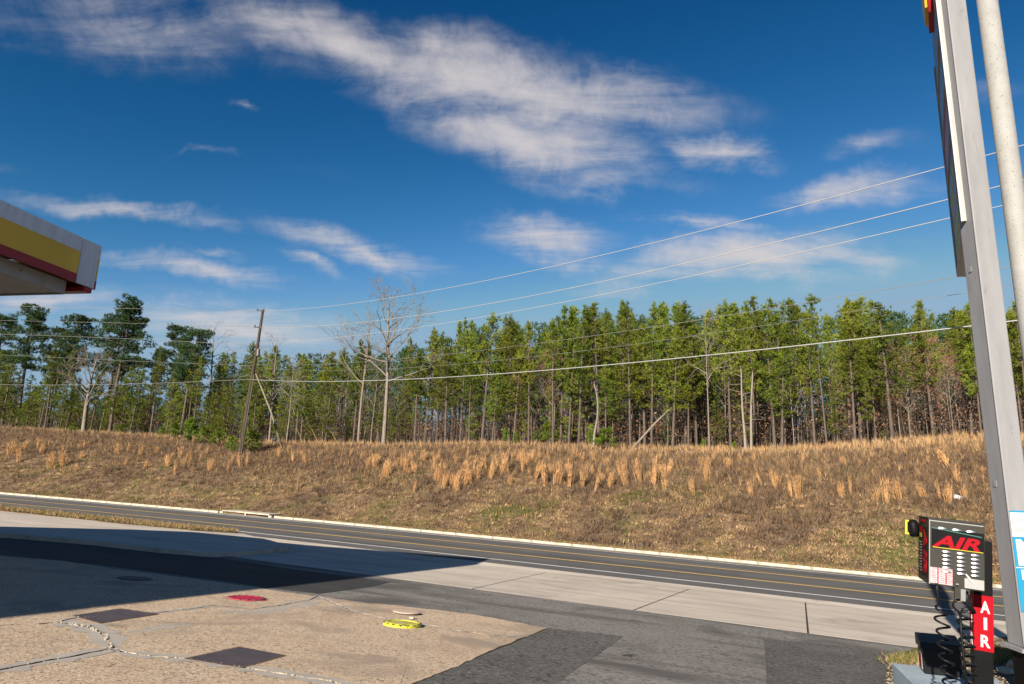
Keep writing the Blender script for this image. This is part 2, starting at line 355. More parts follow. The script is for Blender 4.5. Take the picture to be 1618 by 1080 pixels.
M['overspray'] = wear('red_overspray', [(.36,.26,.18),(.40,.28,.19)], .9, .9, 0, .6, 28, speck=[(7,(.40,.03,.06),.42,.60)])
M['yellow_lid'] = wear('yellow_overspray', [(.36,.32,.10),(.42,.33,.2)], 5, .8, speck=[(9,(.42,.40,.03),.50,.58),(12,(.09,.08,.05),.6,.66)])
M['iron'] = wear('cast_iron', [(.05,.045,.05),(.085,.075,.08)], 6, .6, .4, .4, 40)
M['tan_lid'] = wear('tan_lid', [(.40,.30,.23),(.50,.39,.31)], 5, .8, 0, .3, 30)
M['white'] = flat('white_print', (.46,.455,.45), .5)
M['pink'] = wear('faded_sticker', [(.36,.22,.24),(.44,.38,.385)], 30, .5)
M['sticker_grey'] = flat('grey_sticker', (.27,.27,.27), .5)
M['navy'] = flat('panel_navy', (.022,.03,.085), .4)
M['panel_blue'] = flat('panel_blue', (.05,.09,.16), .35)
M['panel_green'] = flat('panel_green', (.03,.11,.09), .35)
M['magenta'] = flat('panel_magenta', (.30,.02,.09), .4)
M['cyan'] = flat('banner_cyan', (.012,.20,.36), .5)
M['blue_concrete'] = wear('painted_concrete', [(.20,.25,.29),(.29,.345,.385)], 2.5, .8, 0, .4, 30, stain=[(4,(.13,.15,.17),.68,.78)], speck=[(22,(.42,.46,.48),.66,.75)])
M['wood_pole'] = wear('creosoted_wood', [(.032,.021,.015),(.075,.050,.036)], 3, .9, 0, .6, 20, stretch=(5,5,.35))
M['wire'] = flat('aluminium_wire', (.30,.30,.30), .4)
M['cable'] = flat('black_cable', (.16,.155,.15), .6)
M['insul'] = flat('insulator', (.09,.088,.085), .4)
M['bark_pine'] = wear('pine_bark', [(.050,.037,.029),(.125,.098,.08)], 2.5, .95, 0, .6, 14, stretch=(4,4,.6))
M['bark_grey'] = wear('grey_bark', [(.115,.095,.076),(.22,.19,.155)], 2.2, .95, 0, .5, 14, stretch=(4,4,.6))
M['bark_pale'] = wear('bleached_wood', [(.15,.128,.105),(.25,.215,.18)], 2.5, .9, 0, .4, 14, stretch=(4,4,.5))
M['needles'] = leafmat('pine_needles', [(.040,.070,.008),(.11,.145,.012),(.215,.225,.022)], .75, .38)
M['needles_dark'] = leafmat('old_pine_needles', [(.018,.045,.016),(.040,.075,.024),(.075,.105,.035)], .5, .22)
M['needles_sap'] = leafmat('sapling_needles', [(.07,.12,.010),(.14,.20,.018)], 2, .25)
M['brown_leaves'] = leafmat('brown_leaves', [(.12,.06,.035),(.22,.12,.07),(.30,.19,.12)], 1.2, .2)
M['tint'] = leafmat('dry_plants', None, rnd=0, attr=True, transl=.2, rough=.8)
M['sedge'] = leafmat('broomsedge', [(.37,.20,.085),(.53,.315,.145),(.64,.43,.225)], 2.5, .12, .25, .8)
M['litter'] = flat('white_plastic', (.5,.5,.52), .4)

# ------------------------------------------------------------------ the setting
rng = random.Random(7); nr = np.random.default_rng(11)
def build_ground():
    ps = [-1500,-300,-60,-25,-10,0,10,20,31.4,40,46.2,46.24,47.4]+list(np.arange(48, 75, .75))+list(np.arange(76, 116, 2.5))+[130,170,300,700,2500]
    qs = [-2500,-600,-200,-90,-60]+list(np.arange(-42, 152, 1.3))+[170,210,300,600,2500]
    mb = MB(); V = []
    for q in qs:
        for p in ps:
            pp = p+(bend(q) if p > 20 and p < 200 else 0); V.append(W3(pp, q, gz(pp, q)))
    n = len(ps); Fc = [(i*n+j, i*n+j+1, (i+1)*n+j+1, (i+1)*n+j) for i in range(len(qs)-1) for j in range(n-1)]
    Fc = [tuple(reversed(f)) for f in Fc]
    mb.add(V, Fc); o = mb.build('ground', M['ground'], smooth=True); tag(o, kind='structure')
build_ground()
def ribbon(p0, p1, dz, q0, q1, step=3.0, thick=0):
    mb = MB(); qs = np.arange(q0, q1+.01, step); V = []
    for q in qs:
        for p in (p0, p1):
            V.append(W3(p+bend(q), q, roadz(q)+dz))
    mb.add(V, [(2*i+1, 2*i, 2*i+2, 2*i+3) for i in range(len(qs)-1)]); return mb
road = ribbon(32.6, 45.35, 0, -140, 250).build('road', M['asphalt_road']); tag(road, kind='structure')
for (p, wd, mt) in ((34.3, .19, 'white_line'), (37.5, .24, 'yellow_line'), (41.3, .24, 'yellow_line'), (44.72, .2, 'white_line')):
    ribbon(p-wd/2, p+wd/2, .005, -140, 250).build('lane_marking', M[mt], road)
ribbon(45.352, 45.998, .006, -140, 250).build('gutter', M['kerb'], road)
kb = MB(); kb.add([(0,-.10,-.2),(2.98,-.10,-.2),(2.98,.10,-.2),(0,.10,-.2),(0,-.10,.10),(2.98,-.10,.10),(2.98,-.06,.15),(0,-.06,.15),(2.98,.10,.15),(0,.10,.15)],
    [(0,1,5,4),(4,5,6,7),(7,6,8,9),(3,9,8,2),(0,4,7,9,3),(1,2,8,6,5)])
kme = kb.mesh('kerb')
q = -36.0
k_i = 0
while q < 130:
    a0 = W3(46.1+bend(q), q, roadz(q)); b0 = W3(46.1+bend(q+3), q+3, roadz(q+3))
    if not (43.2 < q+1.5 < 47.5):
        ko = link('kerb', kme, M['kerb'] if not k_i else None, road); k_i += 1
        ex = (b0-a0).normalized(); ey = Vector((0,0,1)).cross(ex).normalized(); ez = ex.cross(ey)
        mx = Matrix((ex, -ey, ez)).transposed()
        mx = Matrix((ex, ey, ez)).transposed(); ko.matrix_local = Matrix.Translation(a0) @ mx.to_4x4() @ Matrix.Diagonal((1, -1, 1, 1))
    q += 3.0
# kerb inlet of the storm drain: a concrete hood over a dark slot
qi0, qi1 = 42.0, 48.0
def inlet():
    base = W3(46.1+bend(45), 45, roadz(45)); t = thing('storm_drain_inlet', base, 'concrete kerb inlet with a long dark slot beside the far road edge', 'drain')
    def bx(p0, p1, q0, q1, z0, z1, mb=None):
        mb = mb or MB(); cs = [(p0,q0),(p1,q0),(p1,q1),(p0,q1)]
        mb.prism([W3(p+bend(45), q, roadz(q)+z1) for p, q in cs], z1-z0); return mb
    bx(46.02, 47.6, 42.4, 47.7, .16, .27).build('hood', M['kerb'], t, bevel=.02)
    bx(46.3, 47.5, 42.45, 47.6, -.3, .155).build('chamber', M['crack'], t)
    for (u, v) in ((42.15, 42.45), (44.95, 45.1), (47.6, 48.0)):
        bx(46.02, 46.28, u, v, -.2, .158).build('support', M['kerb'], t)
inlet()
# lot: asphalt, concrete apron slabs, aggregate pad slabs, raised island, verge
def lot_prism(pts, c, h): return MB().prism([Vector((v.x, v.y, v.z)) for v in pts], h)
def LP(p, q, c=0): return W3(p, q, lotz(p, q)+c)
lot = MB().prism([LP(-25,-45), LP(19.58,-45), LP(19.58,70), LP(-25,70)], .15).build('lot_pavement', M['asphalt_lot']); tag(lot, kind='structure')
patch = MB().prism([lotpt(x, y, .004) for x, y in [(868,992),(985,1005),(880,1078),(800,1135),(640,1190),(500,1145),(660,1078)]], .06).build('asphalt_patch', M['asphalt_patch'], lot)
MB().prism([lotpt(x, y, .0035) for x, y in [(1207,1009),(1300,1017),(1404,1028),(1420,1085),(1300,1100),(1212,1092),(1210,1050)]], .06).build('asphalt_patch', M['asphalt_patch'], lot)
apron = MB().prism([LP(19.6,-45,-.03), LP(31.38,-45,-.03), LP(31.38,38,-.03), LP(19.6,38,-.03)], .12).build('concrete_apron', M['crack']); tag(apron, kind='structure')
JN = [(-44.9,-44.9),(-30,-31),(-20,-21),(-10.5,-10.8),(-4.6,-4.4),(.6,1.0),(5.0,5.6),(10.0,12.2),(18.5,19),(27.5,27.5),(38,38)]
RW = [19.62, 31.38]
for i in range(len(JN)-1):
    for j in range(1):
        g = .026; pa, pb = RW[0], RW[1]
        def jq(k, p): return JN[k][0]+(JN[k][1]-JN[k][0])*(p-19.6)/(31.4-19.6)
        dz = rng.uniform(-.001, .001)
        if j == 1 and i in (5,): pass
        MB().prism([LP(pa, jq(i, pa)+g, dz), LP(pb, jq(i, pb)+g, dz), LP(pb, jq(i+1, pb)-g, dz), LP(pa, jq(i+1, pa)-g, dz)], .1).build('slab', M['concrete'], apron)
lip = ribbon(31.40, 32.598, .003, -45, 38, 1.0).build('gutter', M['concrete'], apron)
MB().prism([lotpt(x, y, .0045) for x, y in [(-330,835),(0,849),(148,861),(247,872),(345,881),(474,900.5),(572,913),(617,919.5),(585,927),(503,938),(436,930),(321,913),(173,894),(0,875),(-330,846)]], .06).build('asphalt_patch', M['asphalt_dark'], lot)  # strip of darker asphalt between the island and the aggregate pad
# aggregate pad
pad = MB().prism([lotpt(x, y, .004) for x, y in [(-330,850),(0,880),(173,899),(400,929),(572,953),(750,972),(866,993),(662,1077),(500,1144),(200,1260),(-500,1200)]], .05).build('aggregate_pad', M['crack']); tag(pad, kind='structure')
def jag(poly, amp=1.3, step=14, seed=1):
    r = random.Random(seed); out = []
    for i in range(len(poly)-1):
        (x0, y0), (x1, y1) = poly[i], poly[i+1]; n = max(1, int(math.hypot(x1-x0, (y1-y0)*2)/step))
        for k in range(n):
            f = k/n; j = 0 if (i == 0 and k == 0) else 1
            out.append((x0+(x1-x0)*f+j*r.uniform(-amp, amp), y0+(y1-y0)*f+j*r.uniform(-amp*.5, amp*.5)))
    out.append(poly[-1]); return out
FARB = jag([(-330,848),(0,878),(99,885),(173,897),(247,906),(321,916),(400,927),(436,933),(503,941)], .8, 20, 2)
FARB2 = jag([(503,941),(572,951),(647,958),(750,970),(868,992)], 1.0, 10, 3)
EDGE = jag([(868,992),(790,1022),(725,1052),(660,1078),(500,1145)], 1.6, 9, 4)
C1a = jag([(-500,1012),(-100,992),(40,986),(85,983)], 1, 18, 5)
C1b = jag([(85,983),(120,986),(140,989),(163,1002),(172,1013),(178,1023)], 1.4, 8, 6)
C1c = jag([(178,1023),(195,1030),(240,1036),(296,1040),(395,1056),(440,1063),(525,1076),(600,1100),(640,1190)], 1.2, 12, 7)
C2 = jag([(-500,1130),(0,1058),(60,1046),(120,1036),(178,1023)], 1.0, 12, 8)
C3 = jag([(85,983),(120,976),(200,973),(245,968),(300,962),(340,956),(400,962),(450,955),(490,947),(503,941)], .9, 12, 9)
C4 = jag([(503,941),(540,958),(565,967),(610,977),(690,989),(735,998),(800,1006),(836,1005)], 1.0, 12, 10)
ED0 = [p for p in EDGE if p[1] <= 1004.5]; ED1 = [p for p in EDGE if p[1] > 1005]
def slab(poly, name='slab', mt='pad'):
    pts = [lotpt(x, y, .014) for x, y in poly]; n = len(pts)
    ar = sum(pts[i].x*pts[(i+1) % n].y-pts[(i+1) % n].x*pts[i].y for i in range(n))
    if ar < 0: pts.reverse()
    out = []
    for i in range(n):                                   # shrink a little so the cracks stay open
        a_, b, c = pts[i-1], pts[i], pts[(i+1) % n]
        t = (c-a_); t.z = 0; t.normalize(); nin = Vector((-t.y, t.x, 0)); v = b+nin*rng.uniform(.012, .04); out.append(Vector((v.x, v.y, v.z)))
    bm = bmesh.new(); vs_ = [bm.verts.new(v) for v in out]; f = bm.faces.new(vs_); bm.normal_update()
    r = bmesh.ops.extrude_face_region(bm, geom=[f]); 
    for v in [g for g in r['geom'] if isinstance(g, bmesh.types.BMVert)]: pass
    for v in vs_: v.co.z -= .04
    bmesh.ops.triangulate(bm, faces=[g for g in bm.faces if len(g.verts) > 4], ngon_method='EAR_CLIP')
    bmesh.ops.recalc_face_normals(bm, faces=bm.faces[:])
    me = bpy.data.meshes.new(name); bm.to_mesh(me); bm.free(); return link(name, me, M[mt], pad)
rv = lambda L: list(reversed(L))
slab(FARB[:-1]+[(503,941)]+rv(C3)[1:]+rv(C1a)[1:])
slab(C1a+C1b[1:]+rv(C2)[1:])
slab(C2+C1c[1:]+[(200,1260),(-500,1200)])
slab(FARB2+ED0[1:]+rv(C4)[:-1])
slab(C3+C4[1:]+ED1+[(640,1180)]+rv(C1c)[1:]+rv(C1b)[1:-1])
def smear(poly, w, seed, dz=.017):
    r = random.Random(seed); pts = [lotpt(x, y, dz) for x, y in poly]; up_, dn = [], []
    for i, p in enumerate(pts):
        t = pts[min(i+1, len(pts)-1)]-pts[max(i-1, 0)]; t.z = 0; t.normalize(); nn = Vector((-t.y, t.x, 0)); fade = .3 if i in (0, len(pts)-1) else 1
        for L, s in ((up_, 1), (dn, -1)):
            v = p+nn*s*w*fade*r.uniform(.6, 1.5); L.append(Vector((v.x, v.y, lotz(*pq(v))+dz)))
    g = .022
    mb = MB()
    for s, L in ((1, up_), (-1, dn)):
        inn = []
        for i, p in enumerate(pts):
            t = pts[min(i+1, len(pts)-1)]-pts[max(i-1, 0)]; t.z = 0; t.normalize(); v = p+Vector((-t.y, t.x, 0))*s*r.uniform(.015, .035); inn.append(Vector((v.x, v.y, lotz(*pq(v))+dz)))
        V = inn+L; n = len(pts)
        mb.add(V, [(i, i+1, n+i+1, n+i) if s < 0 else (i, n+i, n+i+1, i+1) for i in range(n-1)])
    return mb.build('sealant_smear', M['sealant'], pad)
smear(C1b, .2, 1); smear(C1c[:-6], .15, 2); smear(C2[4:], .15, 3); smear(C3[:], .09, 4); smear(C4, .08, 5)
smear(jag([(205,1000),(240,992),(300,984)], 1, 10, 12), .12, 6)
smear(jag([(345,964),(400,968),(450,962),(500,950)], 1, 10, 13), .16, 7)
def rubble():
    mb = MB(); r = random.Random(3)
    for line, n, sc in ((C1b, 110, .8), (C1c[:-4], 150, .5), (C3, 60, .55), (C4, 40, .5), (C2[6:], 25, .5)):
        for k in range(n):
            i = r.randrange(len(line)-1); f = r.random(); x = line[i][0]*(1-f)+line[i+1][0]*f; y = line[i][1]*(1-f)+line[i+1][1]*f
            s = r.uniform(.008, .03)*sc; c = lotpt(x+r.gauss(0, 2.2*sc), y+r.gauss(0, .8*sc), .014+s*.3)
            R = Matrix.Rotation(r.uniform(0, 6), 3, (r.random(), r.random(), r.random()+.1))
            mb.lathe(c, [(s*.5,-s*.4),(s*r.uniform(.8,1.3),-s*.1),(s*r.uniform(.4,.9),s*.35)], 5, ax=R @ Vector((0,0,1)))
    o = mb.build('crumbled_mortar', M['rubble'], pad); o['kind'] = 'stuff'
rubble()
isl = MB().prism([lotpt(x, y, .15) for x, y in [(-300,806),(0,842),(148,854.6),(247,866),(318,872),(345,873),(400,870.5),(440,866.5),(456,863.5),(455,861.5),(430,854),(385,843),(300,837.7),(200,828.2),(100,817.5),(0,807.5),(-300,778)]], .2).build('traffic_island', M['concrete'])
tag(isl, kind='structure')
VERGE = [(378,838.6),(372,841),(300,836.6),(200,827.2),(100,816.5),(0,806.3),(-200,786),(-200,780),(0,800),(100,810),(200,820),(330,833.5)]
verge = MB().prism([lotpt(x, y, .16) for x, y in VERGE], .25).build('grass_verge', M['ground']); tag(verge, kind='structure')

# ------------------------------------------------------------------ canopy of the filling station
ca = math.radians(10.8); cx_ = Vector((math.sin(ca), math.cos(ca), 0)); cy_ = Vector((-math.cos(ca), math.sin(ca), 0)); UP = Vector((0,0,1))
K = P(159, 388, 18.2); ztop = K.z; Kb = P(149, 457, 18.2); fh = ztop-Kb.z
def canopy():
    CLn, CWd = 34.0, 16.0
    t = thing('station_canopy', Vector((K.x, K.y, 0)), 'flat filling-station canopy with white, yellow and red fascia over the forecourt', 'canopy')
    o = Vector((K.x, K.y, ztop))
    def bx(u0, u1, v0, v1, z0, z1, name, mt, par=t, bev=0):   # u: back from the corner, v: to the left, z: below the top
        return MB().frame(o-cx_*u1+cy_*v0-UP*z1, cx_*(u1-u0), cy_*(v1-v0), UP*(z1-z0)).build(name, M[mt], par, bevel=bev)
    # right-hand face: white frame, yellow field, red stripe
    wt, ys, yl, rd = .30*fh, .43*fh, .0, .0
    n = 11; L0 = 0.0
    e_ = .045*fh/.07*.07
    yw = .62
    seg = [0.0, yw] + [yw+(CLn-yw)*k/(n-1) for k in range(1, n)]
    for i in range(len(seg)-1):
        u0, u1 = seg[i], seg[i+1]-.012
        if i == 0:
            bx(u0, u1, 0, .06, 0, fh*.985, 'fascia_panel', 'fascia_white')
        else:
            p_ = bx(u0, u1, 0, .06, 0, .31*fh, 'fascia_panel', 'fascia_white')
            bx(u0, u1, .004, .06, .312*fh, .80*fh, 'yellow_panel', 'fascia_yellow', p_)
            bx(u0, u1, -.006, .06, .802*fh, .985*fh, 'red_stripe', 'deep_red', p_)
    for i in range(6):
        v0, v1 = .07+i*2.65, .07+(i+1)*2.65-.012
        p_ = bx(-.06, 0, v0-.07*(i == 0), v1, 0, .31*fh, 'fascia_panel', 'fascia_white')
        bx(-.055, 0, v0-.07*(i == 0), v1, .312*fh, .80*fh, 'yellow_panel', 'fascia_yellow', p_)
        bx(-.065, 0, v0-.07*(i == 0), v1, .802*fh, .99*fh, 'red_stripe', 'deep_red', p_)
    bx(CLn-.05, CLn, .07, CWd, 0, fh*.98, 'fascia_panel', 'fascia_white'); bx(0.01, CLn-.06, CWd-.06, CWd, 0, fh*.98, 'fascia_panel', 'fascia_white')
    bx(.07, CLn-.07, .07, CWd-.07, .25, .33, 'deck', 'soffit')
    # inner white skirt, set back, with rusted holes; soffit panels
    sk = bx(.55, CLn-.6, .40, .44, fh*.93, fh*1.22, 'skirt', 'white_metal')
    bx(.50, .546, .40, CWd-.5, fh*.93, fh*1.22, 'skirt', 'white_metal')
    r = random.Random(5)
    for k in range(9):
        u = [1.9, 2.7, 3.3, 3.45, 4.4, 5.0, 5.6, 6.3, 7.2][k]; z = fh*(.93+.29*[.4,.35,.5,.3,.4,.55,.35,.6,.4][k]); rr = [.03,.045,.03,.025,.06,.04,.03,.05,.03][k]
        MB().lathe(o-cx_*u+cy_*.399-UP*z, [(rr, 0), (rr*.9, .006)], 9, ax=-cy_).build('rust_spot', M['rust'], sk)
    for i in range(16):
        u0 = .6+i*2.05
        for j in range(5):
            v0 = .46+j*3.0; bx(u0, u0+2.04, v0, v0+2.985, fh*1.17, fh*1.195, 'soffit_panel', 'soffit')
    bx(.02, .30, .02, CWd-.1, fh*1.0, fh*1.10, 'gutter', 'deep_red', bev=.02)
    for (u, v) in ((6, 8), (16, 8), (26, 8)):
        c = o-cx_*u+cy_*v; gzv = lotz(*pq(c))
        MB().box((c.x, c.y, (gzv+ztop-fh*1.17)/2), (.36, .36, ztop-fh*1.17-gzv), Matrix.Rotation(-ca, 3, 'Z')).build('column', M['white_metal'], t, bevel=.02)
canopy()

# ------------------------------------------------------------------ text
def text_mb(s, size, bold=0.0, shear=0.0, depth=.002):
    cu = bpy.data.curves.new('t', 'FONT'); cu.body = s; cu.size = size; cu.offset = bold; cu.shear = shear; cu.extrude = depth; cu.align_x = 'CENTER'; cu.align_y = 'CENTER'; cu.resolution_u = 3
    ob = bpy.data.objects.new('t', cu); COL.objects.link(ob); dg = bpy.context.evaluated_depsgraph_get(); dg.update()
    me = bpy.data.meshes.new_from_object(ob.evaluated_get(dg)); COL.objects.unlink(ob); bpy.data.objects.remove(ob); bpy.data.curves.remove(cu)
    return me
def text(s, o, ex, ey, w, h, mt, parent, name='lettering', bold=.0, shear=0.0):
    """letters fitted to a w x h field centred at o, spread along ex (reading) and ey (up)"""
    me = text_mb(s, 1, bold, shear); n = len(me.vertices); co = np.empty(n*3, np.float32); me.vertices.foreach_get('co', co); co = co.reshape(-1, 3)
    mn, mx = co.min(0), co.max(0); co = (co-(mn+mx)/2); co[:, 0] *= w/(mx[0]-mn[0]); co[:, 1] *= h/(mx[1]-mn[1])
    ez = ex.cross(ey); off = root_loc(parent)
    Wc = np.array(o)-np.array(off) + co[:, :1]*np.array(ex) + co[:, 1:2]*np.array(ey) + co[:, 2:]*np.array(ez)
    me.vertices.foreach_set('co', Wc.astype(np.float32).ravel()); me.materials.clear(); me.update()
    return link(name, me, M[mt], parent)

# ------------------------------------------------------------------ air machine
def solve_dir(A, az, px, py):
    """along azimuth az from A to the pixel: returns length and rise per metre"""
    h = Vector((math.sin(az), math.cos(az), 0)); d = ray(px, py)
    # A + k*h + m*UP = CAMP + s*d  (three equations)
    Mx = Matrix(((h.x, 0, -d.x), (h.y, 0, -d.y), (0, 1, -d.z))); r = Mx.inverted() @ (CAMP-A); return r[0], r[1]/r[0]
def air_machine():
    A = P(1467.4, 819.3, 6.35); az = math.radians(21.4); azr = math.radians(111.4)
    w, rise = solve_dir(A, azr, 1556, 829.5); dp, rise2 = solve_dir(A, az, 1440, 813.5)
    ex = Vector((math.sin(azr), math.cos(azr), rise)).normalized(); ey0 = Vector((math.sin(az), math.cos(az), 0))
    ey = (ey0-ex*ey0.dot(ex)); ey = Vector((ey.x, ey.y, ey0.z+rise2*.5)); ey = (ey-ex*ey.dot(ex)).normalized(); ez = ex.cross(ey).normalized()
    B = P(1468.2, 922.8, 6.35); H = (A-B).length
    o = A-ez*H                       # lower left front corner
    post_c = P(1551, 1000, 6.66)
    gzv = -.10
    k = (gzv-post_c.z)/ez.z; foot = post_c+ez*k
    t = thing('air_machine', foot, 'dark bronze coin-operated tyre air machine on a black post with AIR lettering', 'air machine')
    def L(u, v, z): return o+ex*u+ey*v+ez*z
    def fr(u, v, z, du, dv, dz, name, mt, par=t, bev=0): return MB().frame(L(u, v, z), ex*du, ey*dv, ez*dz).build(name, M[mt], par, bevel=bev)
    dp = max(.25, min(.5, dp))
    cab = fr(0, 0, 0, w, dp, H, 'cabinet', 'cabinet', bev=.006)
    fr(-.006, -.006, H+.001, w+.012, dp+.012, .012, 'lid', 'cabinet', cab)
    # front: framed sign, letters
    for (u, z, du, dz) in ((.004,.004,.006,H-.008),):
        fr(u, -.003, z, du, .004, dz, 'edge_trim', 'sticker_grey', cab)
    fr(.012, -.003, H-.016, w-.02, .004, .007, 'edge_trim', 'sticker_grey', cab)
    sg = fr(.03*w/.55, -.004, H*.565, w*.93, .005, H*.30, 'sign_plate', 'black', cab)
    MB().add([L(.02,-.0055,H*.865), L(w*.95,-.0055,H*.80), L(w*.95,-.0055,H*.815), L(.02,-.0055,H*.88)], [(0,1,2,3)]).build('stripe', M['panel_green'], cab)
    text('AIR', L(w*.49, -.0065, H*.68), ex, ez, w*.86, H*.185, 'red', cab, bold=.035, shear=.28)
    MB().frame(L(.03, -.0055, H*.572), ex*(w*.9), ey*.002, ez*.006).build('stripe', M['yellow'], cab)
    # louvres: pressed hoods
    def louvre(u, z, s=1):
        mb = MB(); V = []; n = 7; wd, ht, dpt = .044*s, .021*s, .017
        for j in range(3):
            th = j/2*math.pi/2
            for i in range(n):
                x = -1+2*i/(n-1); pr = math.sqrt(max(0, 1-x*x*.96))
                V.append(L(u+x*wd, -.002-dpt*pr*math.sin(th)*.95, z-ht*.5+ht*pr*(math.cos(th) if j else 1)))
        for i in range(n):
            x = -1+2*i/(n-1); V.append(L(u+x*wd, -.002, z-ht*.5))
        fs = [(j*n+i, (j+1)*n+i, (j+1)*n+i+1, j*n+i+1) for j in range(3) for i in range(n-1)]
        mb.add(V, fs); mb.build('louvre', M['chrome'], cab)
    for u in (.245, .505, .755):
        louvre(w*u, H*.885)
        for j in range(6): louvre(w*(u+.075), H*(.535-.0605*j), .92)
    st = fr(.012, -.004, .015, w*.40, .005, H*.24, 'sticker', 'pink', cab)
    for u in (.13, .275): fr(.012+w*u, -.0055, .02, w*.02, .002, H*.23, 'sticker_stripe', 'red', cab)
    for i in range(8):
        for b in range(3):
            fr(.02+w*(.135*b)+.006, -.0055, .03+i*.016, w*(.07+.03*((i*7+b*3) % 3)), .0015, .003, 'print_line', 'magenta', cab)
    ps = fr(w*.64, -.004, .012, w*.34, .005, H*.145, 'sticker', 'sticker_grey', cab)
    MB().tube([L(w*.66,-.006,H*.23), L(w*.74,-.007,H*.15), L(w*.80,-.006,H*.10)], [.006,.012,.005], 6).build('torn_tape', M['white'], cab)
    cb = fr(w*.455, -.03, -.085, w*.105, .03, H*.17, 'coin_box', 'cabinet', cab)
    fr(w*.475, -.034, .03, w*.05, .004, .012, 'coin_slot', 'chrome', cb)
    fr(w*.56, -.02, -.10, w*.09, .03, .10, 'hose_bracket', 'chrome', cab)
    # left side: instructions and letters reading down
    exl, eyl = -ey, ez
    def LS(v, z): return o+ey*v+ez*z-ex*.003
    MB().frame(LS(.03, .05)-ex*.001, ey*(dp-.06), ex*.003, ez*(H-.13)).build('sign_plate', M['black'], cab)
    text('AIR', LS(dp*.30, H*.50)-ex*.003, -ez, -ey, H*.76, dp*.34, 'red', cab, bold=.03, shear=.2)
    for i in range(11):
        MB().frame(LS(dp*.62, H*(.15+.045*i))-ex*.0025, ey*(dp*(.16+.08*((i*5) % 3)/2)), ex*.001, ez*.009).build('print_line', M['sticker_grey'], cab)
    MB().frame(LS(dp*.60, H*.77)-ex*.0025, ey*(dp*.24), ex*.001, ez*.05).build('print_block', M['red'], cab)
    for v in (.60, .74): MB().frame(LS(dp*v, H*.685)-ex*.0025, ey*(dp*.09), ex*.001, ez*.04).build('print_block', M['yellow'], cab)
    text('FREE', LS(dp*.45, H*.955)-ex*.002, -ey, ez, dp*.45, H*.04, 'red', cab, bold=.02)
    # hook and yellow gauge holder on the far left edge
    g0 = LS(dp*.93, H*.80)
    MB().lathe(g0-ex*.045+ez*.005, [(.0,-.085),(.035,-.08),(.048,-.03),(.048,.04),(.03,.075),(.0,.08)], 14).build('gauge_hook', M['black'], cab, smooth=True)
    yk = MB()
    for (u, z, du, dz) in ((-.10,-.06,.07,.016), (-.10,.058,.07,.016), (-.115,-.06,.018,.134), (-.05,-.05,.014,.12)): yk.frame(g0+ex*u+ez*z, ex*du, ey*.035, ez*dz)
    yk.build('yellow_cap', M['yellow'], cab)
    # post with red AIR wrap
    pw, pd = .148, .15
    topz = (L(w*.9, 0, 0)-foot).dot(ez)
    pc = foot
    def PB(u0, u1, v0, v1, z0, z1, name, mt, par=t, bev=0): return MB().frame(pc+ex*u0+ey*v0+ez*z0, ex*(u1-u0), ey*(v1-v0), ez*(z1-z0)).build(name, M[mt], par, bevel=bev)
    post = PB(-pw/2, pw/2, -pd/2, pd/2, 0, topz+H*.74, 'post', 'black', bev=.008)
    PB(-pw/2-.06, pw/2+.06, -pd/2-.05, pd/2+.05, -.003, .014, 'base_plate', 'black')
    def pz(y): return (P(1551, y, 6.60)-pc).dot(ez)
    z0, z1 = pz(1028), pz(940)
    PB(-pw/2-.0025, pw/2+.0025, -pd/2-.0025, pd/2+.0025, z0, z1, 'red_wrap', 'red', post)
    for ch, yy in (('A', 958), ('I', 984), ('R', 1012)):
        text(ch, pc+ey*(-pd/2-.004)+ez*pz(yy)+ex*.012, ex, ez, .075 if ch != 'I' else .026, .105, 'white', post, bold=.03)
        text(ch, pc+ex*(-pw/2-.004)+ez*pz(yy), -ey, ez, .075 if ch != 'I' else .026, .105, 'white', post, bold=.03)
    # hoses
    def coil(pts, n, r0, rad, name, lead=0):
        P3 = [P(*p) for p in pts]; out = []; total = sum((P3[i+1]-P3[i]).length for i in range(len(P3)-1)); N = n*14
        for i in range(N+1):
            s = i/N*total; j = 0
            while j < len(P3)-2 and s > (P3[j+1]-P3[j]).length: s -= (P3[j+1]-P3[j]).length; j += 1
            c = P3[j].lerp(P3[j+1], min(1, s/(P3[j+1]-P3[j]).length)); an = 2*math.pi*n*i/N; g = min(1, i/14)
            out.append(c+ex*(math.cos(an)*r0*g)+ey*(math.sin(an)*r0*g)+ez*(math.sin(an)*.0))
        return out
    h1 = [P(1480, 921, 6.30), P(1480.5, 932, 6.30), P(1482, 944, 6.30)]+coil([(1482,950,6.30),(1490,990,6.28),(1494,1030,6.26),(1500,1075,6.24),(1508,1110,6.22)], 8, .052, .0, 'h')
    MB().tube(h1, [.014]*2+[.010]*(len(h1)-2), 6).build('coiled_hose', M['black_plastic'], t, smooth=True)
    ring = [P(1518, 957, 6.3)+ex*(math.cos(q_)*.058)+ez*(math.sin(q_)*.05) for q_ in np.linspace(0, 6.1, 22)]
    h2 = ring+coil([(1520,962,6.30),(1526,1000,6.28),(1531,1040,6.26),(1536,1110,6.24)], 10, .055, 0, 'h')
    MB().tube(h2, .0105, 6).build('coiled_hose', M['black_plastic'], t, smooth=True)
    MB().tube([P(1517,968,6.24), P(1519,1000,6.23), P(1523,1040,6.22), P(1530,1110,6.2)], .011, 7).build('air_chuck_wand', M['black_plastic'], t, smooth=True)
    MB().tube([P(1526,934,6.36), P(1528,946,6.35), P(1533,958,6.35), P(1539,968,6.36)], .020, 8).build('conduit', M['black_plastic'], t, smooth=True)
    return foot, ex, ey
foot, mex, mey = air_machine()
BT = -.10                              # top of the painted block
def zpt(x, y, z):
    d = ray(x, y); return CAMP+d*((z-EYE)/d.z)
